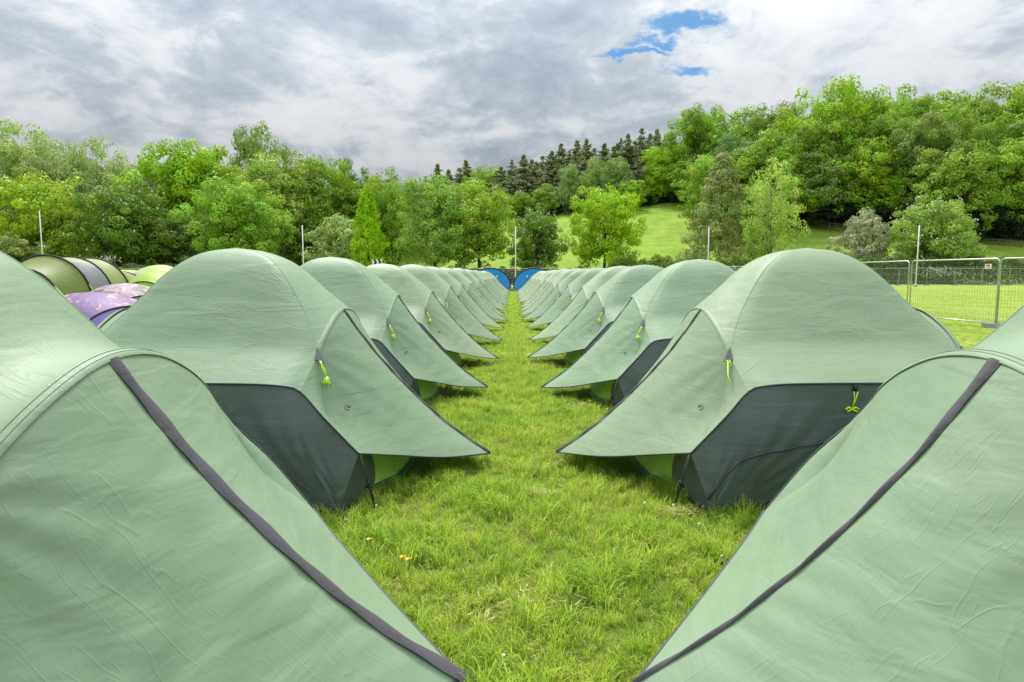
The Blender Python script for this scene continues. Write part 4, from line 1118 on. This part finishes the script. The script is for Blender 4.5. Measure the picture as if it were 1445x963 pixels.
for i, px in enumerate(range(1090, 1520, 30)):
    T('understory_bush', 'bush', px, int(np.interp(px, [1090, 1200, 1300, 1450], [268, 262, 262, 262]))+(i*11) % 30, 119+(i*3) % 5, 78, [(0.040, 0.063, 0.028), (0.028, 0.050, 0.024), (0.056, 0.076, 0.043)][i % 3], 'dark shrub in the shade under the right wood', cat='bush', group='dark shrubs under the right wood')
for i, px in enumerate(range(1010, 1560, 40)):
    T('wood_tree', 'round', px, int(np.interp(px, [1010, 1100, 1180, 1500], [215, 185, 150, 160]))+(i*13) % 25, 128+(i*5) % 9, 100, [MG, DG, MG, DG][i % 4], 'tree filling the depth of the right wood', group='trees deep in the right wood')

# ------------------------------------------------------------------ hedge behind the far fence
def hedge(x0, x1, Y, h, d, seed, col, label):
    rs = np.random.RandomState(seed); n = int((x1-x0)*900)
    x = x0+(x1-x0)*rs.rand(n); hh = h*(1+.10*np.sin(x*1.3+seed)+.07*np.sin(x*3.7)); z = hh*rs.rand(n)**.7; y = rs.normal(0, d/3.2, n)
    P = np.stack([x, y, z+ground_z(x, Y+0*x)], 1); nr = rs.normal(size=(n, 3))+np.array([0, -.5, .6]); nr /= np.linalg.norm(nr, axis=1, keepdims=True)
    a = np.cross(nr, rs.normal(size=(n, 3))); a /= np.linalg.norm(a, axis=1, keepdims=True); b = np.cross(nr, a); s = .105*(.6+.8*rs.rand(n, 1))
    V = np.stack([P-a*s, P+b*s*.7, P+a*s, P-b*s*.7], 1).reshape(-1, 3); tone = np.ones((n, 4)); tone[:, 0] = rs.rand(n); tone[:, 1] = rs.rand(n)
    r = empty('hedge', (0, Y, 0)); tag(r, label, 'hedge')
    o = link('foliage', np_mesh('hedge', V, np.arange(4*n).reshape(-1, 4), M_LEAF, np.repeat(tone, 4, axis=0)), r); o.color = (*col, 1); tag(o, kind='stuff')
    return r
hedge(wx(860, 88), wx(1215, 88), 88, wz(364, 88), 1.6, 1, (.17, .25, .03), 'clipped yellow green hedge behind the far fence in the centre right')
hedge(wx(1200, 90), wx(1560, 90), 90, wz(366, 90), 1.8, 2, (.12, .19, .04), 'hedge with white blossom patches behind the far fence at right')
hedge(wx(640, 87), wx(862, 87), 87, wz(380, 87), 1.4, 3, (.10, .14, .04), 'low dark hedge behind the far fence around the central pole')
hedge(wx(-60, 88), wx(400, 88), 88, wz(376, 88), 1.8, 4, (.12, .17, .05), 'low hedge behind the far fence at left')
def blossoms(px0, px1, py0, py1, Y, n, label):
    rs = np.random.RandomState(px0); V = []; F = []; q = 0
    for i in range(n):
        px = px0+(px1-px0)*np.clip(.5+.22*rs.normal(), 0, 1); py = py0+(py1-py0)*np.clip(.5+.25*rs.normal(), 0, 1); X = wx(px, Y); Z = wz(py, Y); s = .05+.06*rs.rand()
        d = rs.normal(size=3)*.3+np.array([0, -1, .4]); d /= np.linalg.norm(d); a = np.cross(d, [0, 0, 1]); a /= np.linalg.norm(a); b = np.cross(d, a); c = np.array([X, Y+rs.rand()*.4, Z])
        ring = [c+s*(math.cos(t)*a+math.sin(t)*b)*(1+.3*(k % 2)) for k, t in enumerate(np.linspace(0, 6.28, 6, endpoint=False))]
        V += ring+[c+d*s*.4]; F += [(q+k, q+(k+1) % 6, q+6) for k in range(6)]; q += 7
    o = link('blossom', np_mesh('blossom', V, F, M_BLOSSOM)); tag(o, label, 'blossom', kind='stuff')
blossoms(1290, 1365, 376, 390, 88.6, 110, 'white may blossom on the hedge behind the right fence')
blossoms(128, 172, 358, 374, 90, 60, 'white blossom low in front of the flowering chestnut at left')
